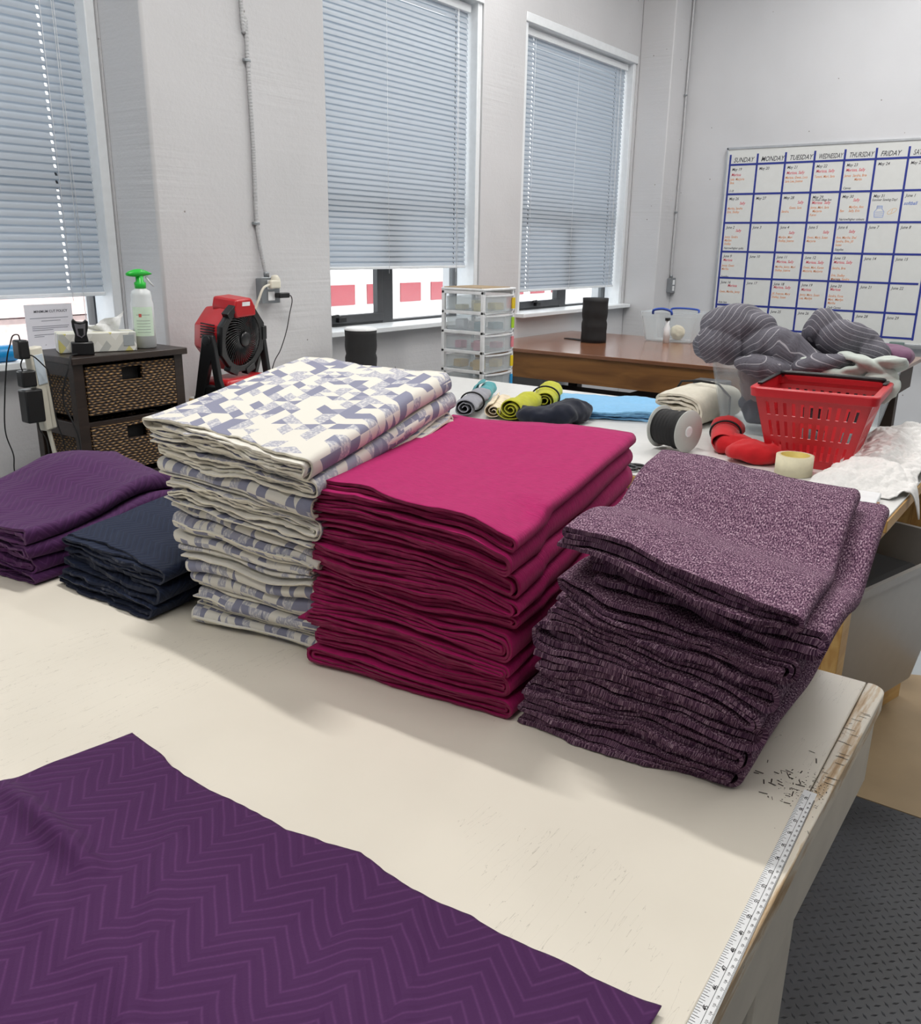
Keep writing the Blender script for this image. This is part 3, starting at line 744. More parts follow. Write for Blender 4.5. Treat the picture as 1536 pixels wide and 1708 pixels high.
# plum
ht = lambda u, v: .112+.038*np.exp(-((v-.75)/.3)**2)+.012*np.sin(u*6)*v
sp = [(.030, 6, dict(flip=True)), (.034, 4, dict(flip=True)), (.036, 6, dict(flip=True)), (.034, 4, dict(flip=True, curl=.002))]
stack('folded_fabric', 4, sp, [(.715, 1.875), (.752, 1.530), (1.12, 1.55), (1.11, 1.92)], [(.715, 1.85), (.745, 1.520), (1.16, 1.60), (1.13, 1.93)], ht,
      [M['plum'], M['plum'], M['plumedge']], 'plum chevron quilted fabric, folded, %s in the low plum stack at left', 'plum folded lengths', 17, .35, .40, warp=.004, thick=.7, segl=.006)

# spread plum cloth in the foreground
def sheet():
    ny, nx = 260, 200
    ys = np.linspace(.20, .955, ny); cy = [.17, .254, .315, .399, .455, .505, .548, .590, .634, .693, .769, .840, .905, .955]; cx = [.577, .561, .558, .561, .555, .556, .565, .553, .541, .540, .540, .541, .551, .558]
    xf = np.interp(ys, cy, cx)+.0012*vn(ys/.04, 0, 0, 3)+.0008*vn(ys/.012, 0, 0, 4)
    t = np.linspace(0, 1, nx)**.85
    Xg = -.35+(xf[:, None]+.35)*t[None]; Yg = np.repeat(ys[:, None], nx, 1)
    ytop = .955-.03*0+.0*Xg
    # back edge runs from the corner (.56,.93) out to (.38,.965)
    ed = np.interp(Xg, [-.35, .30, .38, .41, .56, .60], [1.02, .985, .966, .955, .930, .924])
    Yg = .20+(Yg-.20)/(.955-.20)*(ed-.20)
    Z = .0035+.0035*vn(Xg/.16, Yg/.13, 0, 9)+.0012*vn(Xg/.05, Yg/.06, 0, 10)
    def crease(px, py, qx, qy, w, h):
        dx, dy = qx-px, qy-py; L = math.hypot(dx, dy); s = ((Xg-px)*dx+(Yg-py)*dy)/L/L; d = ((Xg-px)*-dy+(Yg-py)*dx)/L
        m = np.clip(1-np.abs(s-.5)*2, 0, 1)**.5
        return h*np.exp(-(d/w)**2)*m
    Z += crease(.40, .965, .38, .72, .013, .016)+crease(.36, .95, .30, .60, .02, .006)+crease(.50, .75, .18, .43, .014, .006)+crease(.47, .98, .20, .30, .02, .005)+crease(.55, .52, .20, .25, .018, .006)+crease(.56, .45, .30, .28, .01, .004)
    Z += .004*np.exp(-((1-t[None])/.03)**2)*(vn(Yg/.07, 0, 0, 20)+.6)
    Z = np.maximum(Z, .0008)+.0006
    Vt = np.stack([Xg, Yg, T+Z], -1).reshape(-1, 3)
    i = np.arange(ny-1)[:, None]*nx+np.arange(nx-1)[None]; i = i.ravel(); F = np.stack([i, i+nx, i+nx+1, i+1], -1)
    ca_, sa_ = math.cos(math.radians(7)), math.sin(math.radians(7)); uv = np.stack([Xg*ca_+Yg*sa_+.004*vn(Xg/.05, Yg/.05, 0, 2), -Xg*sa_+Yg*ca_], -1).reshape(-1, 2)
    base = (.2, .5, T)
    o = npmesh('spread_fabric', Vt, F, [M['plum'], M['plum'], M['plumedge']], None, True, uv, None, base)
    md = o.modifiers.new('s', 'SOLIDIFY'); md.thickness = .0016; md.offset = 0; md.material_offset_rim = 2
    tag(o, 'plum chevron quilted cloth spread flat across the near corner of the table', 'fabric')
sheet()

Z0 = CAMH
def rz(a): return Matrix.Rotation(a, 4, 'Z')
def capsule_path(pts, n=14):
    """Catmull-Rom through points"""
    P = [Vector(p) for p in pts]; P = [P[0]*2-P[1]]+P+[P[-1]*2-P[-2]]; out = []
    for i in range(1, len(P)-2):
        for k in range(n):
            t = k/n; a, b, c, d = P[i-1], P[i], P[i+1], P[i+2]
            out.append(.5*((2*b)+(c-a)*t+(2*a-5*b+4*c-d)*t*t+(3*b-a-3*c+d)*t**3))
    out.append(P[-2]); return out

TT = T+.0015
def soft(name, blobs, mat, label, cat, voxel=.006, wr=.006, wf=48, seed=0, smooth=5, uvf=None, loc=None, aniso=(1, 1, 1), ridge=True, group=None, floorz=None, post=None):
    """blobs: (center, radii, euler) ellipsoids fused into one crumpled cloth body"""
    bm = bmesh.new()
    for c, r_, e in blobs:
        Mx = Matrix.Translation(c) @ Euler(e).to_matrix().to_4x4() @ Matrix.Diagonal((*r_, 1))
        bmesh.ops.create_icosphere(bm, subdivisions=4, radius=1, matrix=Mx)
    me = bpy.data.meshes.new('tmp'); bm.to_mesh(me); bm.free(); ob = bpy.data.objects.new('tmp', me); COL.objects.link(ob)
    md = ob.modifiers.new('r', 'REMESH'); md.mode = 'VOXEL'; md.voxel_size = voxel
    md = ob.modifiers.new('s', 'SMOOTH'); md.iterations = smooth; md.factor = .6
    m2 = bpy.data.meshes.new_from_object(ob.evaluated_get(bpy.context.evaluated_depsgraph_get())); bpy.data.objects.remove(ob)
    n_ = len(m2.vertices); V = np.zeros(n_*3); m2.vertices.foreach_get('co', V); V = V.reshape(-1, 3); N = np.zeros(n_*3); m2.vertices.foreach_get('normal', N); N = N.reshape(-1, 3)
    F = [tuple(p.vertices) for p in m2.polygons]; bpy.data.meshes.remove(m2)
    A_ = np.array(aniso)*wf; q_ = V*A_
    n1 = vn(q_[:, 0]*.5+.8*vn(q_[:, 1]*.5, q_[:, 2]*.5, q_[:, 0]*.5, seed+40), q_[:, 1]*.5, q_[:, 2]*.5, seed); n2 = vn(q_[:, 0]*1.3, q_[:, 1]*1.3, q_[:, 2]*1.3, seed+1)
    if ridge: n1 = (1-2*np.abs(n1))
    V = V+N*(wr*(n1*.75+.4*n2))[:, None]
    if post is not None: V = post(V)
    V[:, 2] = np.maximum(V[:, 2], (floorz if floorz is not None else TT)+.0005*0)
    uv = uvf(V, N) if uvf else V[:, :2]
    base = V.mean(0); base[2] = V[:, 2].min()
    o = npmesh(name, V, F, mat, None, True, uv, None, base)
    return tag(o, label, cat, group)

# ------------------------------------------------------------------ back white table
BX0, BX1, BY0, BY1 = 2.245, 3.475, .35, 3.05
bt = thing('work_table', 'white topped work table with bare pine frame, holding cloth rolls and a red basket', 'table', (2.86, 1.7, 0))
def bl(x0, x1, y0, y1, z0, z1): return (x0-2.86, x1-2.86, y0-1.7, y1-1.7, z0, z1)
MB().box(*bl(BX0+.004, BX1, BY0+.004, BY1, T-.006, T)).build('tabletop', M['whitelam'], bt, bevel=.002)
MB().box(*bl(BX0, BX1, BY0, BY1, T-.038, T-.006)).build('top_board', M['pine'], bt, bevel=.002)
f = MB(); f.box(*bl(BX0+.03, BX0+.068, BY0+.05, BY1-.05, T-.13, T-.038)); f.box(*bl(BX1-.068, BX1-.03, BY0+.05, BY1-.05, T-.13, T-.038)); f.box(*bl(BX0+.068, BX1-.068, BY0+.05, BY0+.088, T-.13, T-.038)); f.box(*bl(BX0+.068, BX1-.068, BY1-.088, BY1-.05, T-.13, T-.038))
f.build('apron', M['pine'], bt, bevel=.002)
for lx, ly in ((BX0+.006, BY0+.065), (BX1-.10, BY0+.065), (BX0+.006, BY1-.16), (BX1-.10, BY1-.16)):
    MB().box(*bl(lx, lx+.085, ly, ly+.04, 0, T-.04)).box(*bl(lx, lx+.038, ly+.04, ly+.09, 0, T-.04)).build('leg', M['pine'], bt, bevel=.002)

# storage tote under it
def tapered(cx, cy, w, d, h, z0=0, top=1.0, botf=.88, r=.04, th=.004, seg=5):
    """outer+inner tapered rounded shell rings (local), open top"""
    def ring(W_, D_, z, rr):
        o = []
        for (sx, sy, a) in ((1, 1, 0), (-1, 1, PI/2), (-1, -1, PI), (1, -1, 1.5*PI)):
            for k in range(seg+1):
                t = a+PI/2*k/seg; o.append((cx+sx*(W_/2-rr)+rr*math.cos(t), cy+sy*(D_/2-rr)+rr*math.sin(t), z))
        return o
    R_ = [ring(w*botf-2*th, d*botf-2*th, z0+th, r*.8)]
    return ring
def tub(name, mat, parent, w, d, h, botf=.86, r=.045, th=.004, rim=.012, fl=.0):
    ring = tapered(0, 0, w, d, h, seg=5)
    seg = 5
    def rg(W_, D_, z, rr):
        o = []
        for (sx, sy, a) in ((1, 1, 0), (-1, 1, PI/2), (-1, -1, PI), (1, -1, 1.5*PI)):
            for k in range(seg+1):
                t = a+PI/2*k/seg; o.append((sx*(W_/2-rr)+rr*math.cos(t), sy*(D_/2-rr)+rr*math.sin(t), z))
        return o
    rings = [rg(w*botf-.02, d*botf-.02, 0, r*.7), rg(w*botf, d*botf, .01, r*.8), rg(w, d, h-.03, r), rg(w+rim*1.2, d+rim*1.2, h-.028, r), rg(w+rim*1.6, d+rim*1.6, h, r),
             rg(w-2*th+rim*.4, d-2*th+rim*.4, h-.001, r), rg(w-2*th, d-2*th, h-.03, r*.95), rg(w*botf-2*th, d*botf-2*th, .01+th, r*.75), rg(w*botf-.02-2*th, d*botf-.02-2*th, th, r*.6)]
    m = MB(); m.loft(rings, 0, True, True); o = m.build(name, mat, parent)
    try: o.data.set_sharp_from_angle(angle=.8)
    except Exception: pass
    return o
tt = thing('storage_tote', 'large grey translucent storage tote with dark contents under the white work table', 'storage tote', (2.86, .66, .12), math.radians(-15))
tub('tote_body', plain('grey tote plastic', 'a9a7a4', .35, var=.03), tt, .95, .60, .50, .80, .06, .004, .02)
m = MB(); m.box(-.365, .365, -.222, .222, .012, .42); m.build('dark_liner', M['blackm'], tt, bevel=.04)
tag(MB().box(-.40, .40, -.19, .19, 0, .112).build('wooden_crate_base', M['pine'], None, bevel=.004, loc=(2.88, .66, .004), rz=math.radians(-15)), 'low pine platform beneath the grey storage tote', 'platform')

# ------------------------------------------------------------------ brown table
b2 = thing('brown_table', 'brown laminate table with wooden apron below the rightmost window', 'table', (5.42, 2.3, 0))
def q(x0, x1, y0, y1, z0, z1): return (x0-5.42, x1-5.42, y0-2.3, y1-2.3, z0, z1)
MB().box(*q(4.75, 6.10, .9, 3.40, T-.022, T)).build('tabletop', M['brown'], b2, bevel=.002)
MB().box(*q(4.775, 4.815, .93, 3.38, T-.185, T-.022)).build('front_apron', M['oak'], b2, bevel=.002)
MB().box(*q(4.815, 6.08, .95, .99, T-.185, T-.022)).box(*q(6.04, 6.08, .99, 3.36, T-.185, T-.022)).box(*q(4.815, 6.04, 3.33, 3.37, T-.185, T-.022)).build('rear_apron', M['dark'], b2)
for lx, ly in ((4.83, 1.0), (5.95, 1.0), (4.83, 3.24), (5.95, 3.24)):
    MB().box(*q(lx, lx+.08, ly, ly+.08, 0, T-.022)).build('leg', M['dark'], b2, bevel=.003)
sh = MB(); sh.box(*q(4.84, 6.02, 1.1, 3.24, .30, .32)); sh.build('lower_shelf', M['dark'], b2)
# dim crates kept on its lower shelf
for k, (cx_, cy_, w_, h_) in enumerate(((5.1, 2.75, .5, .28), (5.15, 2.05, .6, .33))):
    c = thing('shelf_box', ['dark box on the lower shelf of the brown table, nearer the window wall', 'dark box on the lower shelf of the brown table, farther from the window wall'][k], 'box', (cx_, cy_, .321))
    MB().box(-.2, .2, -w_/2, w_/2, 0, h_).build('box_body', M['dark'], c, bevel=.01); MB().box(-.21, .21, -w_/2-.01, w_/2+.01, h_, h_+.025).build('box_lid', plain('dim grey lid', '55524e', .5), c, bevel=.005)

def webbing_roll(x, y, z, r, h, label, disc, tail, squeeze=0.):
    t = thing('elastic_roll', label, 'elastic roll', (x, y, z))
    m = MB(); prof = []
    for k in range(13):
        zz = h*k/12; prof.append((r*(1+.015*math.sin(k*1.7)-(.05 if k in (6,) else 0)), zz))
    m.lathe([(r*.3, 0)]+prof+[(r*.3, h)], 32)
    m.build('webbing', M['blackm'], t)
    if disc: MB().lathe([(r*1.02, h+.0005), (r*1.04, h+.004), (r*.9, h+.012), (.01, h+.014)], 32).build('top_disc', M['white'], t)
    if tail: MB().prism([(-.02, .03), (.06, r+.18), (.10, r+.17), (.06, .0)], .0005, .004).build('loose_tail', M['blackm'], t)
    return t
webbing_roll(3.165, 2.92, T+.001, .077, .224, 'black elastic webbing roll with white top disc, in front of the middle window', True, False)
webbing_roll(5.45, 2.86, T+.001, .087, .295, 'black elastic webbing roll standing on the brown table', False, True)

# clear tub with blue handles on the far edge of the brown table
ct = thing('clear_tub', 'clear plastic tub with blue handles on the far end of the brown table', 'tub', (5.93, 2.48, T+.001))
tub('tub_body', M['clearp'], ct, .30, .40, .20, .86, .04)
blu = plain('blue handle plastic', '2f4fa8', .35)
m = MB(); m.tube(capsule_path([(-.155, .10, .19), (-.165, .09, .215), (-.165, .03, .226), (-.165, -.03, .215), (-.155, -.04, .19)], 6), .009, 8); m.build('blue_handle', blu, ct)
m = MB(); m.tube(capsule_path([(.15, .10, .19), (.155, .09, .21), (.155, .0, .216), (.155, -.10, .21), (.15, -.11, .19)], 6), .007, 8); m.build('blue_handle', blu, ct)
soft('paper_bundle', [((5.93, 2.455, T+.06), (.05, .05, .05), (0, 0, 0))], m_cloth('pale contents', 'e6dcc0'), 'pale crumpled bundle inside the clear blue-handled tub', 'paper bundle', seed=90, floorz=T+.008)
sp_ = thing('spray_nozzle', 'white trigger nozzle with black tip leaning at the clear tub', 'nozzle', (5.745, 2.455, T+.001))
MB().lathe([(.022, 0), (.022, .10), (.012, .125), (.012, .15)], 16).build('nozzle_body', M['white'], sp_); MB().box(-.02, .02, -.012, .012, .15, .17).build('nozzle_tip', M['black'], sp_, bevel=.003)

# ------------------------------------------------------------------ clear drawer tower
tw = thing('drawer_tower', 'white framed drawer tower with five clear drawers and coloured tags', 'drawer unit', (3.98, 2.80, .60), math.radians(0))
TWX, TWY = .155, .15; DH = .104; nd_ = 5
# faces: -X side panel (left in view) and -Y drawer fronts
y0, y1 = -.125, .155; xa, xb = -.13, .17
ztop = .715
fr = MB()
for (px_, py_) in ((xa, y0), (xa, y1-.02), (xb-.02, y0), (xb-.02, y1-.02)): fr.box(px_, px_+.02, py_, py_+.02, 0, ztop)
for k in range(7):
    z = ztop-.02-k*DH; fr.box(xa, xa+.012, y0, y1, max(0, z), z+.018); fr.box(xb-.012, xb, y0, y1, max(0, z), z+.018); fr.box(xa, xb, y1-.012, y1, max(0, z), z+.018)
    if k: fr.box(xa, xb, y0+.0, y0+.02, z, z+.010)
fr.build('frame', M['white'], tw, bevel=.003)
MB().box(xa-.004, xb+.004, y0-.004, y1, ztop, ztop+.012).build('top_panel', M['white'], tw, bevel=.004)
MB().box(xa+.01, xb-.02, y0+.02, y1-.01, ztop+.012, ztop+.016).build('card_sheet', M['cardboard'], tw)
cont = ['d9c777', '8aa7b3', 'd98aa0', 'dcb54a', '8d8f7a', '9aa39a']; tags_ = ['e0c01f', 'a6cf2a', 'd87c86', 'e8c81c', '2b93cf', '90908c']
rg = random.Random(3)
for k in range(6):
    z = ztop-.02-(k+1)*DH+.014
    d = MB()
    # bowed front
    arc = [(xa+.022+(xb-xa-.044)*i/10, y0-.004-.022*math.sin(PI*i/10)) for i in range(11)]
    d.prism([(x, y) for x, y in arc]+[(x, y+.004) for x, y in arc[::-1]], z, z+.082)
    d.box(xa+.022, xa+.025, y0, y1-.02, z, z+.075); d.box(xb-.025, xb-.022, y0, y1-.02, z, z+.075); d.box(xa+.022, xb-.022, y1-.023, y1-.02, z, z+.075); d.box(xa+.022, xb-.022, y0, y1-.02, z, z+.003)
    do = d.build('drawer', M['clearp'], tw)
    l = MB(); l.prism([(x, y-.004) for x, y in arc]+[(x, y+.006) for x, y in arc[::-1]], z+.080, z+.088); l.build('drawer_lip', M['white'], do)
    if k < 5:
        g = MB()
        if k == 0: g.box(xb-.055, xb-.028, y0-.022, y0-.015, z+.012, z+.07, 0); g.box(xb-.034, xb-.0275, y0-.020, y0+.03, z+.012, z+.07, 1)
        else: g.box(xb-.05, xb-.030, y0-.020, y0-.013, z+.012, z+.07, 0)
        g.build('coloured_tag', [plain('tag%d' % k, tags_[k], .6), plain('tagr%d' % k, 'd63a2a', .6)], do)
    mats_ = [plain('contents%d' % k, cont[k], .8, 0, 0, var=.15), plain('contentsb%d' % k, ['efe6c0', 'dfe1ea', 'c96f8e', 'c9a23c', 'a9b08c', 'c0c4c0'][k], .8)]
    for _ in range(4):
        cx_ = (-.07, .02, .10, -.02)[_]+rg.uniform(-.01, .01); cy_ = (-.06, .03, -.05, .10)[_]; a = rg.uniform(-.3, .3); w_ = rg.uniform(.022, .036); hh = rg.uniform(.02, .055)
        o_ = MB().box(-w_, w_, -w_*.8, w_*.8, 0, hh).build('notion_packet', mats_[_ % 2], None, bevel=.003, loc=(3.98+cx_, 2.80+cy_, .60+z+.0035), rz=a)
        tag(o_, 'small packet inside the %s clear drawer of the tower' % ['top', 'second', 'third', 'fourth', 'fifth', 'lowest'][k], 'packet', 'small packets in the clear drawers')
tag(MB().box(3.83, 4.16, 2.67, 2.96, 0, .598).build('cabinet', M['whitelam'], None, bevel=.005), 'plain white cabinet hidden under the clear drawer tower', 'cabinet')

# ------------------------------------------------------------------ wicker chest
DT = Z0-.38
ch = thing('wicker_chest', 'dark wood chest with woven wicker basket drawers by the leftmost window', 'chest of drawers', (1.84, 2.965, 0))
hx, hy = .222, .145
MB().box(-hx-.012, hx+.012, -hy-.018, hy+.01, DT-.024, DT).build('chest_top', M['dwood'], ch, bevel=.003)
f = MB()
for sx in (-1, 1):
    for sy_ in (-1, 1): f.box(sx*hx-(.038 if sx > 0 else 0), sx*hx+(.038 if sx < 0 else 0), sy_*hy-(.035 if sy_ > 0 else 0), sy_*hy+(.035 if sy_ < 0 else 0), 0, DT-.024)
for k in range(6):
    z = DT-.024-.004-k*.212-.012
    if z < .02: break
    if k: f.box(-hx+.038, hx-.038, -hy+.004, -hy+.02, z, z+.022)
    for sx in (-1, 1): f.box(sx*hx-(.02 if sx > 0 else 0), sx*hx+(.02 if sx < 0 else 0), -hy+.03, hy-.03, z-.03, z+.022)
f.box(-hx+.03, hx-.03, hy-.008, hy, .05, DT-.024)
f.build('chest_frame', M['dwood'], ch, bevel=.002)
for k in range(5):
    zt = DT-.036-k*.212; zb = zt-.178
    if zb < .03: break
    b = MB(); w_ = hx-.042; t_ = .012; yf = -hy-.004; yb = hy-.02
    # front with a hand slot
    hw, hz = .042, .048
    b.box(-w_, -hw, yf, yf+t_, zb, zt); b.box(hw, w_, yf, yf+t_, zb, zt); b.box(-hw, hw, yf, yf+t_, zb, zt-.012-hz); b.box(-hw, hw, yf, yf+t_, zt-.012, zt)
    b.box(-w_, w_, yb-t_, yb, zb, zt); b.box(-w_, w_, yf, yb, zb, zb+.008)
    b.box(-w_-.016, -w_, yf+.012, yb, zb, zt-.006); b.box(w_, w_+.016, yf+.012, yb, zb, zt-.006)
    bo = b.build('wicker_basket', M['wicker'], ch)
    MB().box(-hw, hw, yf+.03, yf+.034, zb+.01, zt-.002).build('slot_shade_panel', M['blackm'], bo)  # matte black panel inside the basket, stands in for shade behind the slot
# on the chest
tis = thing('tissue_box', 'flat tissue box with yellow and grey diamonds on the wicker chest', 'tissue box', (1.79, 2.945, DT+.001), math.radians(-24))
m_t, nt, b = newmat('tissue pattern'); b.inputs['Roughness'].default_value = .5
tc = nd(nt, 'ShaderNodeTexCoord'); sx = nd(nt, 'ShaderNodeSeparateXYZ'); lk(nt, tc.outputs['Object'], sx.inputs[0])
u_ = math_(nt, 'DIVIDE', math_(nt, 'ADD', sx.outputs[0], sx.outputs[1]), .030); v_ = math_(nt, 'DIVIDE', sx.outputs[2], .040)
A_ = math_(nt, 'FLOOR', math_(nt, 'ADD', u_, v_)); B_ = math_(nt, 'FLOOR', math_(nt, 'SUBTRACT', u_, v_))
cb = nd(nt, 'ShaderNodeCombineXYZ'); lk(nt, A_, cb.inputs[0]); lk(nt, B_, cb.inputs[1])
wn_ = nd(nt, 'ShaderNodeTexWhiteNoise', noise_dimensions='3D'); lk(nt, cb.outputs[0], wn_.inputs['Vector'])
lk(nt, ramp(nt, wn_.outputs['Value'], [(0, 'dcdcd4'), (.4, 'b9bcb8'), (.62, 'c9c27a'), (.8, 'e8e8e2')], True), b.inputs['Base Color'])
MB().box(-.13, .13, -.058, .058, 0, .068).build('carton', m_t, tis, bevel=.003)
MB().box(.085, .122, -.0595, -.0582, .02, .058).build('carton_seal', plain('grey seal', '9da3a6', .6), tis, bevel=.0)
g = []
for i in range(13):
    row = []
    for j in range(9):
        s_ = i/12; t_ = j/8; xx = -.055+.13*s_; hgt = .07*t_*(.35+.9*max(0, s_-.25)**1.2)+.006*math.sin(j*1.7+i)*t_
        row.append((xx+.03*t_*s_, .012*math.sin(i*1.3+j*.8)*(1-.3*t_), .066+hgt))
    g.append(row)
MB().loft(g, 0, True, False, False).build('tissue', m_cloth('tissue paper', 'e8eaea', .02), tis)
bo = thing('spray_bottle', 'white spray bottle with bright green trigger on the wicker chest', 'spray bottle', (1.965, 2.905, DT+.001), math.radians(0))
wp = m_clear('milky bottle plastic', 'e6ebec', .72, .35)
MB().lathe([(.034, 0), (.040, .004), (.040, .16), (.036, .175), (.036, .19), (.033, .205), (.018, .215), (.018, .225)], 32).build('bottle_body', wp, bo)
MB().lathe([(.0375, .005), (.0375, .10), (.01, .10)], 24).build('liquid', m_clear('pale liquid', 'dfe8ea', .35, .1), bo)
lab = MB(); cols_ = []
for i in range(17):
    a = -PI*.95+PI*.62*i/16-.15; cols_.append(a)
lab.loft([[(.0408*math.cos(a), .0408*math.sin(a), z) for a in cols_] for z in (.045, .15)], 0, True, False, False)
lo = lab.build('label', plain('pale green label', 'cfe3cf', .5), bo)
lab = MB(); 
for r_ in range(7):
    z = .058+r_*.0105
    if r_ in (5,): continue
    lab.loft([[(.0411*math.cos(a), .0411*math.sin(a), zz) for a in cols_[3:14]] for zz in (z, z+.0016)], 0, True, False, False)
lab.build('label_print', plain('label print', '8a9a90', .6), lo)
lab = MB(); lab.loft([[(.0412*math.cos(a), .0412*math.sin(a), zz) for a in cols_[5:8]] for zz in (.114, .126)], 0, True, False, False); lab.build('warning_mark', plain('red mark', 'c05a50', .6), lo)
gr = plain('bright green plastic', '22b83a', .35, var=.03)
h = MB(); ry_ = Matrix.Rotation(0, 4, 'Z')
h.lathe([(.020, .215), (.021, .235), (.014, .240), (.014, .262)], 20)
rings = []
for k in range(15):
    s_ = k/14; x_ = -.052+.104*s_; r1 = .020*math.sin(PI*min(1, max(.0, s_*.92+.06)))**.6*(1 if s_ < .5 else 1-.35*(s_-.5)*2); rings.append([(x_, r1*.9*math.cos(t), .266+r1*.72*math.sin(t)+.004*math.sin(s_*PI)) for t in [2*PI*i/14 for i in range(14)]])
h.loft(rings); h.build('trigger_head', gr, bo)
MB().tube([(.026, 0, .255), (.040, 0, .238), (.056, 0, .222)], [.004, .0035, .003], 8).build('trigger', M['white'], bo)
dk = thing('charging_dock', 'small black charging dock holding a silver faced device on the wicker chest', 'charging dock', (1.690, 2.868, DT+.001), math.radians(-28))
MB().box(-.036, .036, -.024, .024, 0, .044).build('dock_base', M['black'], dk, bevel=.004)
dv = MB(); pf = [(-.024, .045), (-.020, .07), (-.026, .095), (-.027, .115), (-.020, .124), (-.012, .114), (.010, .112), (.018, .120), (.026, .114), (.024, .092), (.018, .07), (.022, .045)]
dv.prism(pf, -.012, .012, 0, Matrix.Rotation(PI/2, 4, 'X')); dvo = dv.build('handheld_device', M['black'], dk, bevel=.003)
m = MB(); pf = [(-.014, .068), (-.019, .108), (.0, .104), (.017, .108), (.013, .068), (0, .058)]; m.prism(pf, .0125, .0145, 0, Matrix.Rotation(PI/2, 4, 'X')); m.build('silver_face', M['chrome'], dvo)
MB().prism([(-.008, .070), (-.010, .090), (.009, .090), (.008, .070), (0, .063)], .0148, .0156, 0, Matrix.Rotation(PI/2, 4, 'X')).build('dark_inset', M['black'], dvo)

# window sill notice
pn = thing('paper_notice', 'printed white notice sheet propped on the sill of the leftmost window', 'notice', (1.875, 3.395, SILL+.005))
MB().box(-.098, .098, 0, .001, 0, .208).build('paper', plain('paper', 'e4e5ee', .7, var=.02), pn)
its = [('MINIMUM CUT POLICY', .0135, Matrix.Translation((-.062, -.0006, .176)) @ Matrix.Rotation(PI/2, 4, 'X'), 0)]
text_mesh('heading', its, plain('print ink', '4a4d58', .7), pn, .0001)
m = MB()
for (a, b_, z) in ((-.08, .078, .154), (-.035, .045, .143), (-.075, .078, .122), (-.075, .072, .115), (-.075, .01, .108), (-.07, .07, .090), (-.07, -.03, .083), (-.03, -.025, .05)): m.box(a, b_, -.0005, 0, z, z+.0022)
m.build('printed_lines', plain('grey print', '878a96', .7), pn)
bb = thing('blue_bottle', 'bright blue bottle lying on the sill at the left picture edge', 'bottle', (1.63, 3.40, SILL+.036))
MB().lathe([(.012, -.26), (.03, -.25), (.032, -.2), (.032, .085), (.026, .10)], 24, M=Matrix.Rotation(PI/2, 4, 'Y')).build('bottle_body', plain('bright blue plastic', '1f8fd0', .3, var=.03), bb)
MB().lathe([(.018, .10), (.018, .125), (.003, .128)], 20, M=Matrix.Rotation(PI/2, 4, 'Y')).build('bottle_cap', M['white'], bb)

# power strip with chargers, left of the chest
ps = thing('power_strip', 'white power strip hanging upright at the left side of the wicker chest', 'power strip', (1.55, 2.90, DT-.245))
ps.rotation_euler = (0, math.radians(-5), math.radians(12))
ivory = plain('ivory plastic', 'd9d5c6', .4, var=.03)
MB().box(-.026, .026, -.018, .018, 0, .285).build('strip_body', ivory, ps, bevel=.006)
MB().box(-.019, .019, -.0205, -.0182, .16, .26).build('socket_plate', plain('pale blue plate', 'c8d4de', .4), ps, bevel=.001)
MB().tube(capsule_path([(0, 0, .002), (.006, 0, -.10), (.012, 0, -.22), (.008, .0, -.42), (-.02, .02, -.85)], 8), .0075, 8).build('power_cord', ivory, ps)
def plug(name, label, x, y, z, sx_, sy_, sz, cord, rot=0):
    t = thing(name, label, 'charger', (x, y, z), rot)
    MB().box(-sx_/2, sx_/2, -sy_/2, sy_/2, 0, sz).build('charger_body', M['black'], t, bevel=.006)
    MB().tube(capsule_path(cord, 8), .0022, 6).build('charger_cord', M['blackm'], t)
    return t
plug('charger', 'black charger at the top of the white power strip', 1.478, 2.875, Z0-.375, .036, .045, .062, [(0, 0, .06), (-.004, 0, .078), (-.022, 0, .076), (-.034, 0, .05), (-.036, .03, 0), (-.044, .06, -.12), (-.040, .10, -.25), (-.014, .12, -.34), (-.018, .12, -.40), (-.004, .12, -.50), (-.004, .12, -.75)])
plug('charger', 'black charger with a grey switch in the middle of the power strip', 1.484, 2.875, Z0-.468, .050, .04, .055, [(-.01, 0, .05), (-.014, 0, .075), (-.004, -.01, .10), (.02, -.016, .102), (.05, -.02, .07), (.066, -.02, .045), (.068, -.02, .0), (.074, -.02, -.12), (.096, -.01, -.21), (.10, 0, -.3)])
plug('charger', 'large black power brick at the bottom of the power strip', 1.490, 2.875, Z0-.588, .062, .05, .112, [(.012, 0, .004), (.016, 0, -.03), (.035, .0, -.07), (.038, 0, -.16), (.045, 0, -.4)])
tag(MB().tube(capsule_path([(1.665, 2.86, DT+.006), (1.625, 2.83, DT+.008), (1.60, 2.80, DT-.0), (1.585, 2.79, DT-.03), (1.572, 2.80, DT-.075), (1.572, 2.82, DT-.15), (1.60, 2.80, DT-.28), (1.60, 2.82, DT-.5)], 8), .003, 6).build('dock_cable', M['blackm']), 'black cable running from the charging dock down beside the chest', 'cable')

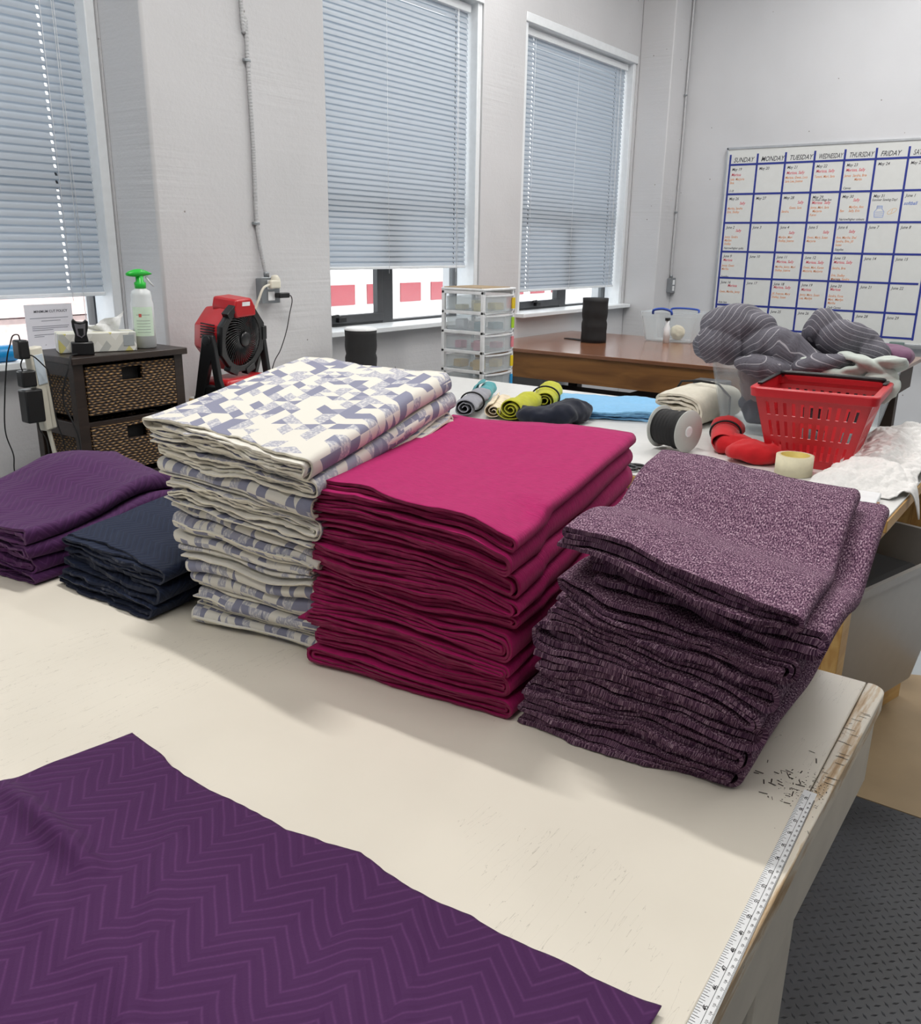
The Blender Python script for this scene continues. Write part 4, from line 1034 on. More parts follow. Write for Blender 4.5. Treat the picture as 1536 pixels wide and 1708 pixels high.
# ------------------------------------------------------------------ fan
fn = thing('jobsite_fan', 'red and black cordless jobsite fan in front of the concrete pillar', 'fan', (2.355, 2.87, T+.001), math.radians(12))
FZ = .252
tiltM = Matrix.Translation((0, 0, FZ)) @ Matrix.Rotation(math.radians(6), 4, 'X')
def octa(r, y, flat=.0, c=(0, 0)):
    return [(c[0]+r*math.cos(a), y, c[1]+r*math.sin(a)) for a in [PI/8+PI/4*k for k in range(8)]]
m = MB()
m.loft([octa(.100, .125), octa(.118, .105), octa(.140, .02), octa(.140, -.035), octa(.126, -.035), octa(.118, -.02), octa(.115, .05)], 0, False, True, True, tiltM)
m.build('fan_shell', M['redfan'], fn, bevel=.006)
m = MB(); m.prism([(-.055, .085), (-.07, .12), (-.062, .158), (.035, .162), (.062, .13), (.07, .09)], -.06, .055, 0, tiltM @ Matrix.Rotation(PI/2, 4, 'X'))
top_ = m.build('top_housing', M['redfan'], fn, bevel=.008)
m = MB()
for k in range(6): m.box(-.1405, -.134, -.01+0, .055, .0+k*.011, .0045+k*.011, 0, tiltM @ Matrix.Rotation(.0, 4, 'Y'))
m.build('side_vents', M['black'], fn)
m = MB(); m.box(.0-.02, .028, -.0, .002, -.0, .016, 0, tiltM @ Matrix.Translation((-.005, -.0565, .132))); m.build('white_emblem', M['white'], top_)
# front ring and guard
m = MB()
o8 = octa(.146, -.032); rin = [(.109*math.cos(2*PI*k/48), -.046, .109*math.sin(2*PI*k/48)) for k in range(48)]
def octr(a, r):
    b_ = (a-PI/8) % (PI/4)-PI/8; return r*math.cos(PI/8)/math.cos(b_)
o48 = lambda r, y: [(octr(2*PI*k/48+PI/8-PI/8, r)*math.cos(2*PI*k/48), y, octr(2*PI*k/48, r)*math.sin(2*PI*k/48)) for k in range(48)]
m.loft([o48(.143, -.02), o48(.148, -.034), o48(.144, -.048), rin, [(x, -.03, z) for x, y, z in rin], o48(.125, -.02)], 0, False, False, True, tiltM)
for a in (.62*PI+.25, 1.25*PI+.35, .1, 1.62*PI):
    m.box(-.028, .028, -.052, -.02, -.012, .014, 0, tiltM @ Matrix.Rotation(-a, 4, 'Y') @ Matrix.Translation((.135, 0, 0)) @ Matrix.Rotation(PI/2, 4, 'Y'))
m.build('front_ring', M['black'], fn, bevel=.002)
m = MB()
for k in range(44):
    a0 = 2*PI*k/44; pts = []
    for i in range(9):
        s_ = i/8; r_ = .026+.086*s_; a = a0+.95*s_**1.1; pts.append((r_*math.cos(a), -.050-.012*math.sin(PI*min(1, s_*1.05))+.010*s_, r_*math.sin(a)))
    m.tube(pts, .0021, 5, 0, False, tiltM)
m.build('guard_ribs', M['black'], fn)
m = MB(); m.lathe([(.03, 0), (.03, .008), (.024, .013), (.004, .014)], 28, M=tiltM @ Matrix.Translation((0, -.05, 0)) @ Matrix.Rotation(PI/2, 4, 'X')); m.build('guard_hub', M['black'], fn)
m = MB(); m.lathe([(.114, 0), (.001, .001)], 40, M=tiltM @ Matrix.Translation((0, .045, 0)) @ Matrix.Rotation(PI/2, 4, 'X')); m.build('motor_back', M['blackm'], fn)
m = MB()
for k in range(7):
    a = 2*PI*k/7; vs = []
    for i in range(6):
        for j in range(2):
            r_ = .028+.072*i/5; b_ = a+(j-.5)*.62*(.6+.4*i/5)+.25*i/5; vs.append((r_*math.cos(b_), .0+(j-.5)*.03, r_*math.sin(b_)))
    m.add(vs, [(i*2, i*2+1, i*2+3, i*2+2) for i in range(5)], 0, True, tiltM)
b_ = m.build('fan_blades', M['black'], fn); md = b_.modifiers.new('s', 'SOLIDIFY'); md.thickness = .002
for s_ in (-1, 1):
    m = MB()
    pf = [(.015, FZ+.03), (-.02, FZ+.028), (-.038, FZ-.01), (-.045, FZ-.16), (-.075, .06), (-.085, 0), (.03, 0), (.01, .05), (-.018, FZ-.15), (-.012, FZ-.03), (.03, .09), (.055, 0), (.085, 0), (.075, .07), (.03, FZ-.03)]
    pf = [(-.028, FZ+.02), (-.035, FZ-.03), (-.05, .10), (-.085, .0), (-.035, 0), (-.012, FZ-.08), (.045, .0), (.085, .0), (.03, FZ-.02), (.022, FZ+.022)]
    Mx = Matrix(((0, 0, 1, s_*.158), (1, 0, 0, 0), (0, 1, 0, 0), (0, 0, 0, 1)))
    m.prism(pf, -.011, .011, 0, Mx); m.lathe([(.02, -.02), (.02, .013), (.001, .014)], 16, M=Matrix.Translation((s_*.16, 0, FZ)) @ Matrix.Rotation(s_*PI/2, 4, 'Y'))
    m.build('side_arm', M['black'], fn, bevel=.003)
m = MB(); m.box(-.135, .135, -.07, .08, .012, .095); m.build('battery_base', M['redfan'], fn, bevel=.014)
m = MB(); m.box(-.165, -.10, -.10, .09, 0, .03); m.box(.10, .165, -.10, .09, 0, .03); m.box(-.165, .165, -.085, .09, 0, .02); m.box(-.165, -.135, -.09, .03, .02, .075); m.build('rubber_foot', M['black'], fn, bevel=.008)

# ------------------------------------------------------------------ outlet box & conduits on the pillar
def outlet(x, yf, z, w_, h_, label):
    t = thing('outlet_box', label, 'outlet', (x, yf, z))
    MB().box(-w_/2+.004, w_/2-.004, -.04, -.0005, -h_/2+.004, h_/2-.004).build('steel_box', M['steel'], t, bevel=.004)
    MB().box(-w_/2, w_/2, -.044, -.04, -h_/2, h_/2).build('cover_plate', M['steel'], t, bevel=.002)
    m = MB(); m.box(-.02, .02, -.048, -.044, .005, .045); m.box(-.02, .02, -.048, -.044, -.045, -.005); m.build('receptacle', M['white'], t, bevel=.006)
    return t
outlet(2.765, 3.14, Z0-.202, .108, .114, 'square galvanised outlet box on the concrete pillar above the fan')
outlet(7.30, 3.14, Z0-.295, .085, .125, 'small grey outlet box low on the corner pillar')
wp_ = thing('white_plug', 'ivory plug and cord in the upper socket of the pillar outlet', 'plug', (2.79, 3.09, Z0-.175))
MB().lathe([(.021, -.012), (.023, .0), (.023, .02), (.014, .04)], 20, M=Matrix.Rotation(-PI/2-.1, 4, 'Y') @ Matrix.Rotation(PI/2, 4, 'X') @ Matrix.Rotation(PI/2, 4, 'Y')).box(-.05, .01, -.026, -.002, -.018, .018).build('plug_body', ivory, wp_, bevel=.006)
MB().tube(capsule_path([(-.045, -.014, 0), (-.09, -.02, -.014), (-.12, -.02, -.06), (-.14, -.01, -.12), (-.16, .01, -.25), (-.18, .02, -.75)], 8), .0055, 8).build('plug_cord', ivory, wp_)
bp = thing('black_plug', 'black plug with thin cord in the lower socket of the pillar outlet', 'plug', (2.80, 3.085, Z0-.225))
MB().box(-.018, .045, -.028, .006, -.011, .012).build('plug_body', M['black'], bp, bevel=.004)
MB().tube(capsule_path([(.04, -.012, 0), (.062, -.014, -.004), (.07, -.012, -.03), (.055, -.01, -.08), (.02, -.02, -.16), (-.03, -.03, -.24), (-.09, -.04, -.31), (-.15, -.04, -.5)], 8), .0022, 6).build('plug_cord', M['blackm'], bp)
def conduit(pts, r, label, straps, ribs=True):
    t = thing('conduit', label, 'conduit', pts[0]); P = [Vector(p)-Vector(pts[0]) for p in pts]; path = capsule_path(P, 30 if ribs else 8)
    # ribbed flexible metal
    L = 0; out = [path[0]]
    m = MB()
    if ribs:
        dense = []; 
        for a, b_ in zip(path[:-1], path[1:]):
            n_ = max(1, int((b_-a).length/.0035))
            for k in range(n_): dense.append(a.lerp(b_, k/n_))
        dense.append(path[-1]); m.tube(dense, [r*(1+.14*(1 if k % 3 == 0 else (-1 if k % 3 == 1 else 0))) for k in range(len(dense))], 8)
    else: m.tube(path, r, 8)
    m.build('conduit_tube', plain('painted conduit', 'b9babc', .45, .2), t)
    for (x, y, z) in straps:
        MB().box(-.022, .012, -.014, .002, -.006, .006).build('strap', M['steel'], t, bevel=.002, loc=(x-pts[0][0], y-pts[0][1], z-pts[0][2]))
    MB().lathe([(r*1.5, 0), (r*1.5, .02), (r*1.1, .024)], 12).build('connector', M['steel'], t, loc=(0, 0, -.002))
conduit([(2.763, 3.118, Z0-.143), (2.75, 3.125, Z0-.06), (2.732, 3.13, Z0+.09), (2.734, 3.13, Z0+.386), (2.728, 3.13, Z0+.74), (2.728, 3.13, Z0+.89), (2.708, 3.13, Z0+1.0), (2.70, 3.13, CE-.01)], .0085, 'ribbed metal conduit rising from the pillar outlet to the ceiling', [(2.732, 3.135, Z0+.085), (2.727, 3.135, Z0+.735)])
conduit([(7.30, 3.12, Z0-.23), (7.30, 3.125, Z0-.19), (7.30, 3.125, Z0+.08), (7.315, 3.125, Z0+.79), (7.315, 3.125, Z0+1.45), (7.33, 3.125, CE-.01)], .009, 'thin straight conduit running up the room corner', [(7.305, 3.13, Z0+.3), (7.312, 3.13, Z0+1.2)], False)

# ------------------------------------------------------------------ whiteboard
wbd = thing('whiteboard', 'large whiteboard calendar with blue tape grid on the back wall', 'whiteboard', (7.349, 1.6, Z0-.66))
YL, YR, ZT = 2.745, .31, 1.435
yy = lambda y: y-1.6
board_m = plain('board enamel', 'd3d5d3', .22, var=.015)
MB().box(-.016, -.001, yy(YR), yy(YL), .0, ZT).build('board_panel', board_m, wbd)
m = MB(); m.box(-.022, 0, yy(YL)-.012, yy(YL)+.004, -.01, ZT+.01); m.box(-.022, 0, yy(YR)-.004, yy(YR)+.012, -.01, ZT+.01); m.box(-.022, 0, yy(YR), yy(YL), ZT-.004, ZT+.012); m.box(-.022, 0, yy(YR), yy(YL), -.012, .006)
m.build('aluminium_frame', plain('brushed aluminium', 'b9bcc0', .35, .7), wbd, bevel=.001)
MB().box(-.08, -.0, yy(YR), yy(1.55), -.02, -.008).box(-.082, -.078, yy(YR), yy(1.55), -.02, .0).build('pen_tray', plain('tray aluminium', 'b9bcc0', .35, .7), wbd)
tape = plain('blue tape', '1f2f86', .6, var=.05)
cols = [2.712-.2185*k for k in range(8)]; rows = [r_+.66 for r_ in (.657, .435, .215, -.01, -.218, -.435, -.615)]
m = MB(); w_ = .0075
for k, c in enumerate(cols):
    m.box(-.0175, -.016, yy(c)-w_, yy(c)+w_, (rows[-1]-.012 if k else 0.02), 1.393 if k < 7 else .59)
for k, r_ in enumerate(rows): m.box(-.0178, -.0162, yy(cols[-1])+(.02 if k == 4 else -.008) if k > 3 else yy(.95), yy(cols[0])+.008, r_-w_, r_+w_)
m.build('tape_grid', tape, wbd)
def wtx(s, size, y, z, sh=.25, sc=(1, 1)):
    Mx = Matrix(((0, 0, -1, -.0163), (-1, 0, 0, yy(y)), (0, 1, 0, z), (0, 0, 0, 1))) @ Matrix.Diagonal((sc[0], sc[1], 1, 1))
    return (s, size, Mx, sh)
blk = []; 
for k, d in enumerate(['SUNDAY', 'MONDAY', 'TUESDAY', 'WEDNESDAY', 'THURSDAY', 'FRIDAY', 'SATURDAY']):
    blk.append(wtx(d, .050, cols[k]-.028, 1.335, .3, (.80 if len(d) < 8 else (.66 if len(d) < 9 else .57), 1)))
dates = ['May %d' % d for d in range(19, 32)]+['June %d' % d for d in range(1, 30)]
for r_ in range(6):
    for c in range(7):
        blk.append(wtx(dates[r_*7+c], .030, cols[c]-.020, rows[r_]-.045, .25, (.9, 1)))
red = []; org = []
RD = {(0,0): [('Marissa', .02, .085)], (0,2): [('Marissa, Sally', .02, .085)], (0,3): [('Marissa, Sally', .022, .08)], (0,4): [('Marissa, Sally', .02, .08)], (1,0): [('Sally', .11, .08)], (1,2): [('Sally', .13, .08)], (1,3): [('Marissa  Sally', .02, .085)],
      (1,4): [('Sally', .10, .07)], (2,0): [('Sally', .10, .07)], (2,2): [('Sally', .09, .085)], (2,3): [('Sally', .13, .08)], (2,4): [('Sally', .10, .075)], (3,0): [('Marissa', .02, .075)], (3,2): [('Marissa, Sally', .02, .08)], (3,3): [('Marissa, Sally', .03, .08)], (3,4): [('Marissa, Sally', .02, .075)],
      (4,0): [('Marissa', .08, .07)], (4,2): [('Marissa, Sally', .02, .07)], (4,3): [('Marissa', .02, .08)], (4,4): [('Marissa', .02, .07)], (5,0): [('Marissa', .02, .07)]}
OR = {(0,0): ['Julia  Marjorie', 'Brie'], (0,2): ['Marissa, Gwen, Luca', 'Sara Lee, Joanne'], (0,3): ['Tammi, Mari, Sara'], (0,4): ['James  Sandra, Brie', '             Martin'], (1,0): ['Martha, Sandra', 'Erin, Shelley'], (1,2): ['          Gwen, Sara', 'Sandra,'], (1,3): ['Jenny, Mari, Sara', '   Marjorie', 'Karen'],
      (1,4): ['           Marilyn, Ann', 'Bev      Sally, Erin'], (2,0): ['Jenny, Sandra', 'Marilyn', 'Shelley'], (2,2): ['Marilyn, Mari', 'Shelley, Joanne'], (2,3): ['Gwen, Mary, Susan', 'Marjorie'], (2,4): ['Ann, Martha, Shel', 'Sandra, Erin, Jill', 'Susan'], (3,0): ['Jenny, Gwen', 'Martha'],
      (3,2): ['Martha, Jenny, Mari', 'Shelley, Joanne'], (3,3): ['Gwen, Mari, Karen', 'Marjorie, Marjorie'], (3,4): ['Sandra, Brie', '', 'Erin, Shelley', 'Marjorie, Sandra'], (4,0): ['Gwen, Martha, Jenny'], (4,2): ['Jill, Frances, Mary', 'Shelley, Susan'], (4,3): ['Jenny, Mary, Susan', 'Lea, Marilyn'], (4,4): ['Sandra, Fiona', 'Mari,  Marilyn', 'Martha']}
BK = {(0,0): 'S-18', (0,4): 'Canvas', (1,4): 'Narrow/higher colours', (2,0): 'Narrow/higher quilts', (2,4): 'Supplies', (3,0): 'Supplies', (3,4): 'Kids Sale', (4,0): 'Kids Sale', (4,4): 'Quilt Canvas'}
for (r_, c), L in RD.items():
    for s, dx, dz in L: red.append(wtx(s, .030, cols[c]-dx, rows[r_]-dz, .25, (.85, 1)))
for (r_, c), L in OR.items():
    for k, s in enumerate(L):
        if s: org.append(wtx(s, .026, cols[c]-.014, rows[r_]-.118-.027*k, .25, (.78, 1)))
for (r_, c), s in BK.items(): blk.append(wtx(s, .024, cols[c]-.016, rows[r_]-.205, .25, (.8, 1)))
blk.append(wtx('Summer Sewing Day!', .025, cols[5]-.014, rows[1]-.07, .25, (.8, 1))); blk.append(wtx('1st South village Sew', .022, cols[3]-.014, rows[1]-.062, .25, (.8, 1)))
text_mesh('black_marker_writing', blk, plain('black marker', '3b3b42', .6), wbd, .0001)
text_mesh('red_marker_writing', red, plain('red marker', 'd04a5c', .6), wbd, .0001)
text_mesh('orange_marker_writing', org, plain('orange marker', 'd58a56', .6), wbd, .0001)
blu2 = plain('blue marker', '4a6bb8', .6)
text_mesh('blue_marker_writing', [wtx('softball', .034, cols[6]-.016, rows[1]-.10, .25, (.9, 1))], blu2, wbd, .0001)
def stroke(m, pts, w_=.0022):
    for (a, b_), (c, d) in zip(pts[:-1], pts[1:]):
        dx, dy = c-a, d-b_; L = math.hypot(dx, dy)+1e-9; nx, ny = -dy/L*w_, dx/L*w_
        m.add([(-.0166, yy(p[0]), p[1]) for p in ((a+nx, b_+ny), (c+nx, d+ny), (c-nx, d-ny), (a-nx, b_-ny))], [(0,1,2,3)])
m = MB(); jx = cols[5]-.075; jz = rows[1]-.185
stroke(m, [(jx+.03, jz), (jx+.034, jz+.04), (jx+.018, jz+.058), (jx+.018, jz+.08), (jx-.018, jz+.08), (jx-.018, jz+.058), (jx-.034, jz+.04), (jx-.03, jz), (jx+.03, jz)])
for k in range(3): stroke(m, [(jx+.018, jz+.062+k*.006), (jx-.018, jz+.062+k*.006)], .0012)
for k in range(3): stroke(m, [(jx+.03, jz+.01+k*.013), (jx-.03, jz+.013+k*.013)], .0015)
m.build('jar_doodle', plain('pale blue marker', '8fa2d4', .6), wbd)
m = MB(); jx -= .088
stroke(m, [(jx+.02*math.cos(a)*1.7*math.cos(.5)-.014*math.sin(a)*math.sin(-.5)*1, jz+.042+.034*math.cos(a)*math.sin(-.5)+.014*math.sin(a)*math.cos(-.5)) for a in [2*PI*k/20 for k in range(21)]], .0014)
stroke(m, [(jx+.006, jz+.028), (jx-.004, jz+.055)], .0014); m.build('capsule_doodle', plain('pale orange marker', 'd9b27a', .6), wbd)
er = tag(MB().box(-.02, .02, -.05, .05, 0, .022).build('board_eraser', plain('eraser grey', '6d7f7c', .6), None, bevel=.004, loc=(7.31, 1.28, Z0-.665)), 'grey whiteboard eraser lying in the pen tray', 'eraser')

# ------------------------------------------------------------------ soft things on the work table
TT = T+.0015
def roll(name, p0, p1, r, turns, mat, label, cat='fabric roll', seed=0, squash=.8, th=.004, band=None, wr=.006, taper=0, parts=None):
    """a length of cloth rolled up: spiral cross-section swept from p0 to p1 (centres at table level)"""
    p0 = np.array(p0, float); p1 = np.array(p1, float); ax = p1-p0; L = np.hypot(*ax[:2]); ax = ax/np.linalg.norm(ax); sd = np.array([-ax[1], ax[0], 0]); sd /= np.linalg.norm(sd); up = np.cross(ax, sd); up = up if up[2] > 0 else -up
    na = int(turns*30); a = np.linspace(0, turns*2*PI, na); rr = .15*r+(.85*r-th)*(a/a[-1])
    rr = rr*(1+.06*vn(a/1.3, 0, 0, seed))
    outer = (rr+th*.42); inner = (rr-th*.42)
    A2 = np.concatenate([a, a[::-1]]); R2 = np.concatenate([outer, inner[::-1]])
    nt_ = 26; t = np.concatenate([[0, .01, .03], np.linspace(.07, .93, nt_-6), [.97, .99, 1]])
    sc = 1+taper*(t-.5)+.07*vn(t*5, 0, 0, seed+3)
    if band: 
        for bt_ in band: sc = sc*(1-.13*np.exp(-((t-bt_)/.06)**2))
    sc = sc*(1-.06*np.exp(-t/.02)-.06*np.exp(-(1-t)/.02))
    RR = R2[:, None]*sc[None]; AA = A2[:, None]+.35*vn(t[None]*3, 0, 0, seed+9)
    w_ = wr*(1-2*np.abs(vn(AA*1.1+t[None]*5, t[None]*4, 0, seed+5)))*(RR/r)**2
    RR = RR+w_
    off = (.006*vn(A2/.9, 0, 0, seed+6))[:, None]*(1-2*t[None])
    X = p0[None, None]+ax[None, None]*((t[None]*L+off)[..., None])+sd[None, None]*(RR*np.cos(AA))[..., None]+up[None, None]*(RR*np.sin(AA)*squash)[..., None]
    X[..., 2] += r*squash*.93
    X[..., 2] = np.maximum(X[..., 2], TT+.0002)
    NN = 2*na; V = X.reshape(-1, 3); ii = np.arange(NN); i2 = (ii+1) % NN; F = []; nt_ = len(t)
    for j in range(nt_-1): F.append(np.stack([ii*nt_+j, i2*nt_+j, i2*nt_+j+1, ii*nt_+j+1], -1))
    sm = [np.ones(NN*(nt_-1), bool)]
    k = np.arange(na-1)
    for j in (0, nt_-1): F.append(np.stack([k*nt_+j, (k+1)*nt_+j, (NN-2-k)*nt_+j, (NN-1-k)*nt_+j], -1)); sm.append(np.zeros(na-1, bool))
    uv = np.stack([np.repeat((A2*r*.6)[:, None], nt_, 1), np.repeat((t*L)[None], NN, 0)], -1).reshape(-1, 2)
    base = np.array([(p0[0]+p1[0])/2, (p0[1]+p1[1])/2, TT])
    o = npmesh(name, V, np.concatenate(F), mat, None, np.concatenate(sm), uv, None, base); tag(o, label, cat)
    if band:
        for bt_ in band:
            m = MB(); c = p0+ax*L*bt_; rings = []
            for d in (-.004, .004):
                for q_ in (1.0, 1.03) if d < 0 else (1.03, 1.0):
                    pass
            pts = []
            for i in range(33):
                a_ = 2*PI*i/32; rad = r*.90*(1+.0)+.004
                pt = c+sd*rad*math.cos(a_)+up*rad*squash*math.sin(a_); pt[2] += r*squash*.93; pt[2] = max(pt[2], TT+.002); pts.append(Vector(pt-base))
            m.tube(pts, .0035, 6, 0, False); m.build('elastic_band', M['blackm'], o)
    return o

cl_grey = m_cloth('heather grey jersey', '8f9099'); cl_teal = m_cloth('teal jersey', '4f9aa0'); cl_lime = m_cloth('lime jersey', 'b5b52c'); cl_navy = m_cloth('dark navy jersey', '1a1e2c'); cl_blue = m_cloth('sky blue cotton', '7db4dc', .05)
cl_canvas = m_cloth('natural canvas', 'd5cfbf', .05); cl_red = m_cloth('bright red felt', 'bf1f26', .05); cl_flower = plain('cream floral cloth', 'dccdb4', .85, 0, 40, .2, .2); cl_mint = m_cloth('pale mint jersey', 'c0c8c2', .05); cl_mauve = m_cloth('dusty mauve cloth', '7a5670')
cl_purp = m_cloth('patterned purple scrap', '6f6a8c', .35, 90)
roll('fabric_roll', (2.62, 1.90, TT), (2.92, 2.03, TT), .048, 2.5, [cl_grey], 'heather grey jersey roll tied with a black band, behind the magenta stack', seed=4, band=[.45])
roll('fabric_roll', (2.93, 2.03, TT), (3.10, 2.12, TT), .05, 2.2, [cl_teal], 'short teal and grey cloth roll behind the grey jersey roll', seed=6)
soft('fabric_scrap', [((2.60, 2.03, TT+.02), (.06, .06, .03), (0, 0, .5)), ((2.66, 2.10, TT+.025), (.05, .04, .04), (0, .2, 0))], cl_purp, 'crumpled purple patterned scrap beside the grey jersey roll', 'fabric scrap', seed=3)
roll('fabric_roll', (2.67, 1.80, TT), (2.92, 1.92, TT), .040, 2.2, [cl_flower], 'small cream floral cloth roll between the grey and lime rolls', seed=8, squash=.8)
roll('fabric_roll', (2.68, 1.735, TT), (2.92, 1.79, TT), .056, 3, [cl_lime], 'lime green jersey roll, nearer one, behind the magenta stack', seed=11)
roll('fabric_roll', (2.93, 1.74, TT), (3.20, 1.87, TT), .058, 3, [cl_lime], 'lime green jersey roll with a black band, the farther one', seed=12, band=[.25])
soft('folded_garment', [((2.72, 1.62, TT+.030), (.06, .10, .034), (0, 0, .2)), ((2.80, 1.56, TT+.040), (.10, .075, .042), (0, 0, -.4)), ((2.74, 1.55, TT+.035), (.05, .06, .04), (0, 0, 0))], cl_navy, 'dark navy bundled garment between the lime roll and sky blue cloth', 'garment', seed=7, wr=.009, wf=34)
# sky blue cloth: loosely folded flat layers
def flatfold(name, poly0, poly1, h, n, mat, label, cat, seed):
    A4 = np.array(poly0, float); 
    def frame(u, v, w):
        u_ = u/.36; f = ((A4[0]*((1-u_)*(1-v))[..., None])+A4[1]*(u_*(1-v))[..., None]+A4[2]*(u_*v)[..., None]+A4[3]*((1-u_)*v)[..., None])
        return f[..., 0], f[..., 1], TT+w/.02*h*(1+.35*vn(u_*4, v*3, 0, seed))+.0005
    o = folded(name, fold_order(n), .02, .36, frame, mat, seed, thick=.75, jit=(.02, .004), depth=.35, nv=22)
    return tag(o, label, cat)
flatfold('folded_fabric', [(2.84, 1.64), (3.04, 1.27), (3.33, 1.41), (3.20, 1.82)], None, .032, 4, [cl_blue, cl_blue, cl_blue], 'sky blue cotton cloth folded flat on the white work table', 'fabric', 31)
# natural canvas bundle
def cframe(u, v, w):
    p = np.array([(3.01, 1.33), (3.00, 1.13), (3.34, 1.10), (3.42, 1.28)]); u_ = u/.2
    f = (p[0]*((1-u_)*(1-v))[..., None])+p[1]*(u_*(1-v))[..., None]+p[2]*(u_*v)[..., None]+p[3]*((1-u_)*v)[..., None]
    return f[..., 0], f[..., 1], TT+.0008+w*(1+.12*np.sin(PI*np.clip(v, 0, 1)))*(1-.25*np.abs(u_-.5)**2)
cvs = folded('canvas_bundle', fold_order(8), .115, .2, cframe, [cl_canvas, cl_canvas, cl_canvas], 77, thick=.62, jit=(.018, .004), depth=.36, curl=.004)
tag(cvs, 'natural canvas folded bundle with a black strap beside the clear bin', 'fabric bundle')
bb_ = cvs.location; m = MB(); yl, yr_ = 1.315, 1.115; xs_ = 3.22
m.tube([Vector(p)-bb_ for p in [(xs_, yr_-.014, TT+.01), (xs_-.006, yr_-.014, TT+.09), (xs_-.01, 1.15, TT+.136), (xs_-.02, 1.22, TT+.142), (xs_-.02, 1.29, TT+.134), (xs_-.01, yl+.01, TT+.08), (xs_, yl+.012, TT+.01)]], .0045, 8); m.build('strap', M['blackm'], cvs)
bx_ = thing('black_case', 'small black case behind the canvas bundle', 'case', (3.415, 1.335-.10, TT), 0)
MB().box(-.03, .045, -.05, .085, 0, .118).build('case_body', M['black'], bx_, bevel=.006)

# elastic spool
sl = thing('elastic_spool', 'spool of black elastic with pale grey round flanges on the work table', 'spool', (2.615, 1.065, TT+.069), math.radians(-16))
RX = Matrix.Rotation(-PI/2, 4, 'X')
gs = plain('pale grey flange', 'b9bcb8', .45, var=.03)
for s_ in (-1, 1):
    MB().lathe([(.012, -.0018), (.067, -.0018), (.068, 0), (.067, .0018), (.012, .0018)], 48, M=Matrix.Translation((0, s_*.055, 0)) @ RX).build('flange', gs, sl)
    MB().lathe([(.011, -.003), (.017, -.003), (.017, .003), (.011, .003)], 24, M=Matrix.Translation((0, s_*.056, 0)) @ RX).build('hub_ring', M['white'], sl)
MB().lathe([(.02, -.052)]+[(.056+.0025*math.sin(k*2.1)+(.004 if 5 < k < 8 else 0), -.052+.104*k/24) for k in range(25)]+[(.02, .052)], 40, M=RX).build('black_elastic', M['blackm'], sl)
# scissors
sc_ = thing('scissors', 'scissors with black handles on the near edge of the work table', 'scissors', (2.318, 1.085, TT+.002), math.radians(62))
for s_ in (-1, 1):
    Mx = Matrix.Rotation(s_*.20, 4, 'Z')
    b_ = MB(); b_.add([Mx @ Vector(p) for p in ((0, -.006, .003+s_*.001), (.085, -.001, .003+s_*.001), (.083, .003, .003+s_*.001), (0, .007, .003+s_*.001), (0, -.006, .0045+s_*.001), (.085, -.001, .0045+s_*.001), (.083, .003, .0045+s_*.001), (0, .007, .0045+s_*.001))], [(0,3,2,1), (4,5,6,7), (0,1,5,4), (1,2,6,5), (2,3,7,6), (3,0,4,7)])
    b_.build('blade', M['steel'], sc_)
    h_ = MB(); ring_ = [Mx @ Vector((-.045-.026*math.cos(a), s_*-.006+.017*math.sin(a)*1.0, .005)) for a in [2*PI*k/20 for k in range(21)]]
    h_.tube(ring_, .0048, 8, 0, False); h_.tube([Mx @ Vector((-.02, s_*-.004, .005)), Mx @ Vector((.006, 0, .004))], [.006, .005], 8); h_.build('handle', M['black'], sc_)
# red felt rolls
roll('fabric_roll', (2.66, .92, TT), (2.92, 1.00, TT), .050, 2.5, [cl_red], 'bright red cloth roll tied with a black band, left of the basket', seed=21, band=[.6], taper=.3)
soft('red_garment', [((2.62, .80, TT+.03), (.06, .09, .032), (0, 0, .3)), ((2.70, .90, TT+.028), (.06, .06, .032), (0, 0, 0))], cl_red, 'loose red cloth bunched in front of the red basket', 'garment', seed=24, wf=36, wr=.009)
tp = thing('tape_roll', 'wide cream paper tape roll in front of the red basket', 'tape roll', (2.545, .665, TT), 0)
MB().lathe([(.040, 0), (.052, 0), (.052, .056), (.040, .056), (.040, 0)], 40, cap=False).build('paper_tape', m_cloth('cream paper', 'e3dcbf', .04), tp)
MB().lathe([(.0385, .0), (.040, .0), (.040, .057), (.0385, .057), (.0385, 0)], 40, cap=False).build('tape_core', plain('yellow core', 'd9c36a', .6), tp)

# clear bin with clothes
BC = (3.20, .835); BH = .285
bn = thing('clear_bin', 'big clear plastic bin overflowing with clothes on the work table', 'bin', (BC[0], BC[1], TT))
def rgr(W_, D_, z, rr, seg=6):
    o = []
    for (sx_, sy_, a) in ((1, 1, 0), (-1, 1, PI/2), (-1, -1, PI), (1, -1, 1.5*PI)):
        for k in range(seg+1):
            t = a+PI/2*k/seg; o.append((sx_*(W_/2-rr)+rr*math.cos(t), sy_*(D_/2-rr)+rr*math.sin(t), z))
    return o
wB, dB, wT, dT = .36, .46, .44, .56
m = MB(); m.loft([rgr(wB, dB, 0, .04), rgr(wT, dT, BH-.03, .045), rgr(wT+.02, dT+.02, BH-.026, .05), rgr(wT+.024, dT+.024, BH, .05), rgr(wT-.006, dT-.006, BH-.002, .044), rgr(wT-.008, dT-.008, BH-.03, .044), rgr(wB-.008, dB-.008, .004, .038)], 0, True, True)
o = m.build('bin_body', m_clear('thin clear plastic', 'dfe6ea', .07, .15), bn)
try: o.data.set_sharp_from_angle(angle=.8)
except Exception: pass
bx0, by0 = BC
FZ_ = TT+.005
cg = 'clothes packed inside the clear bin'
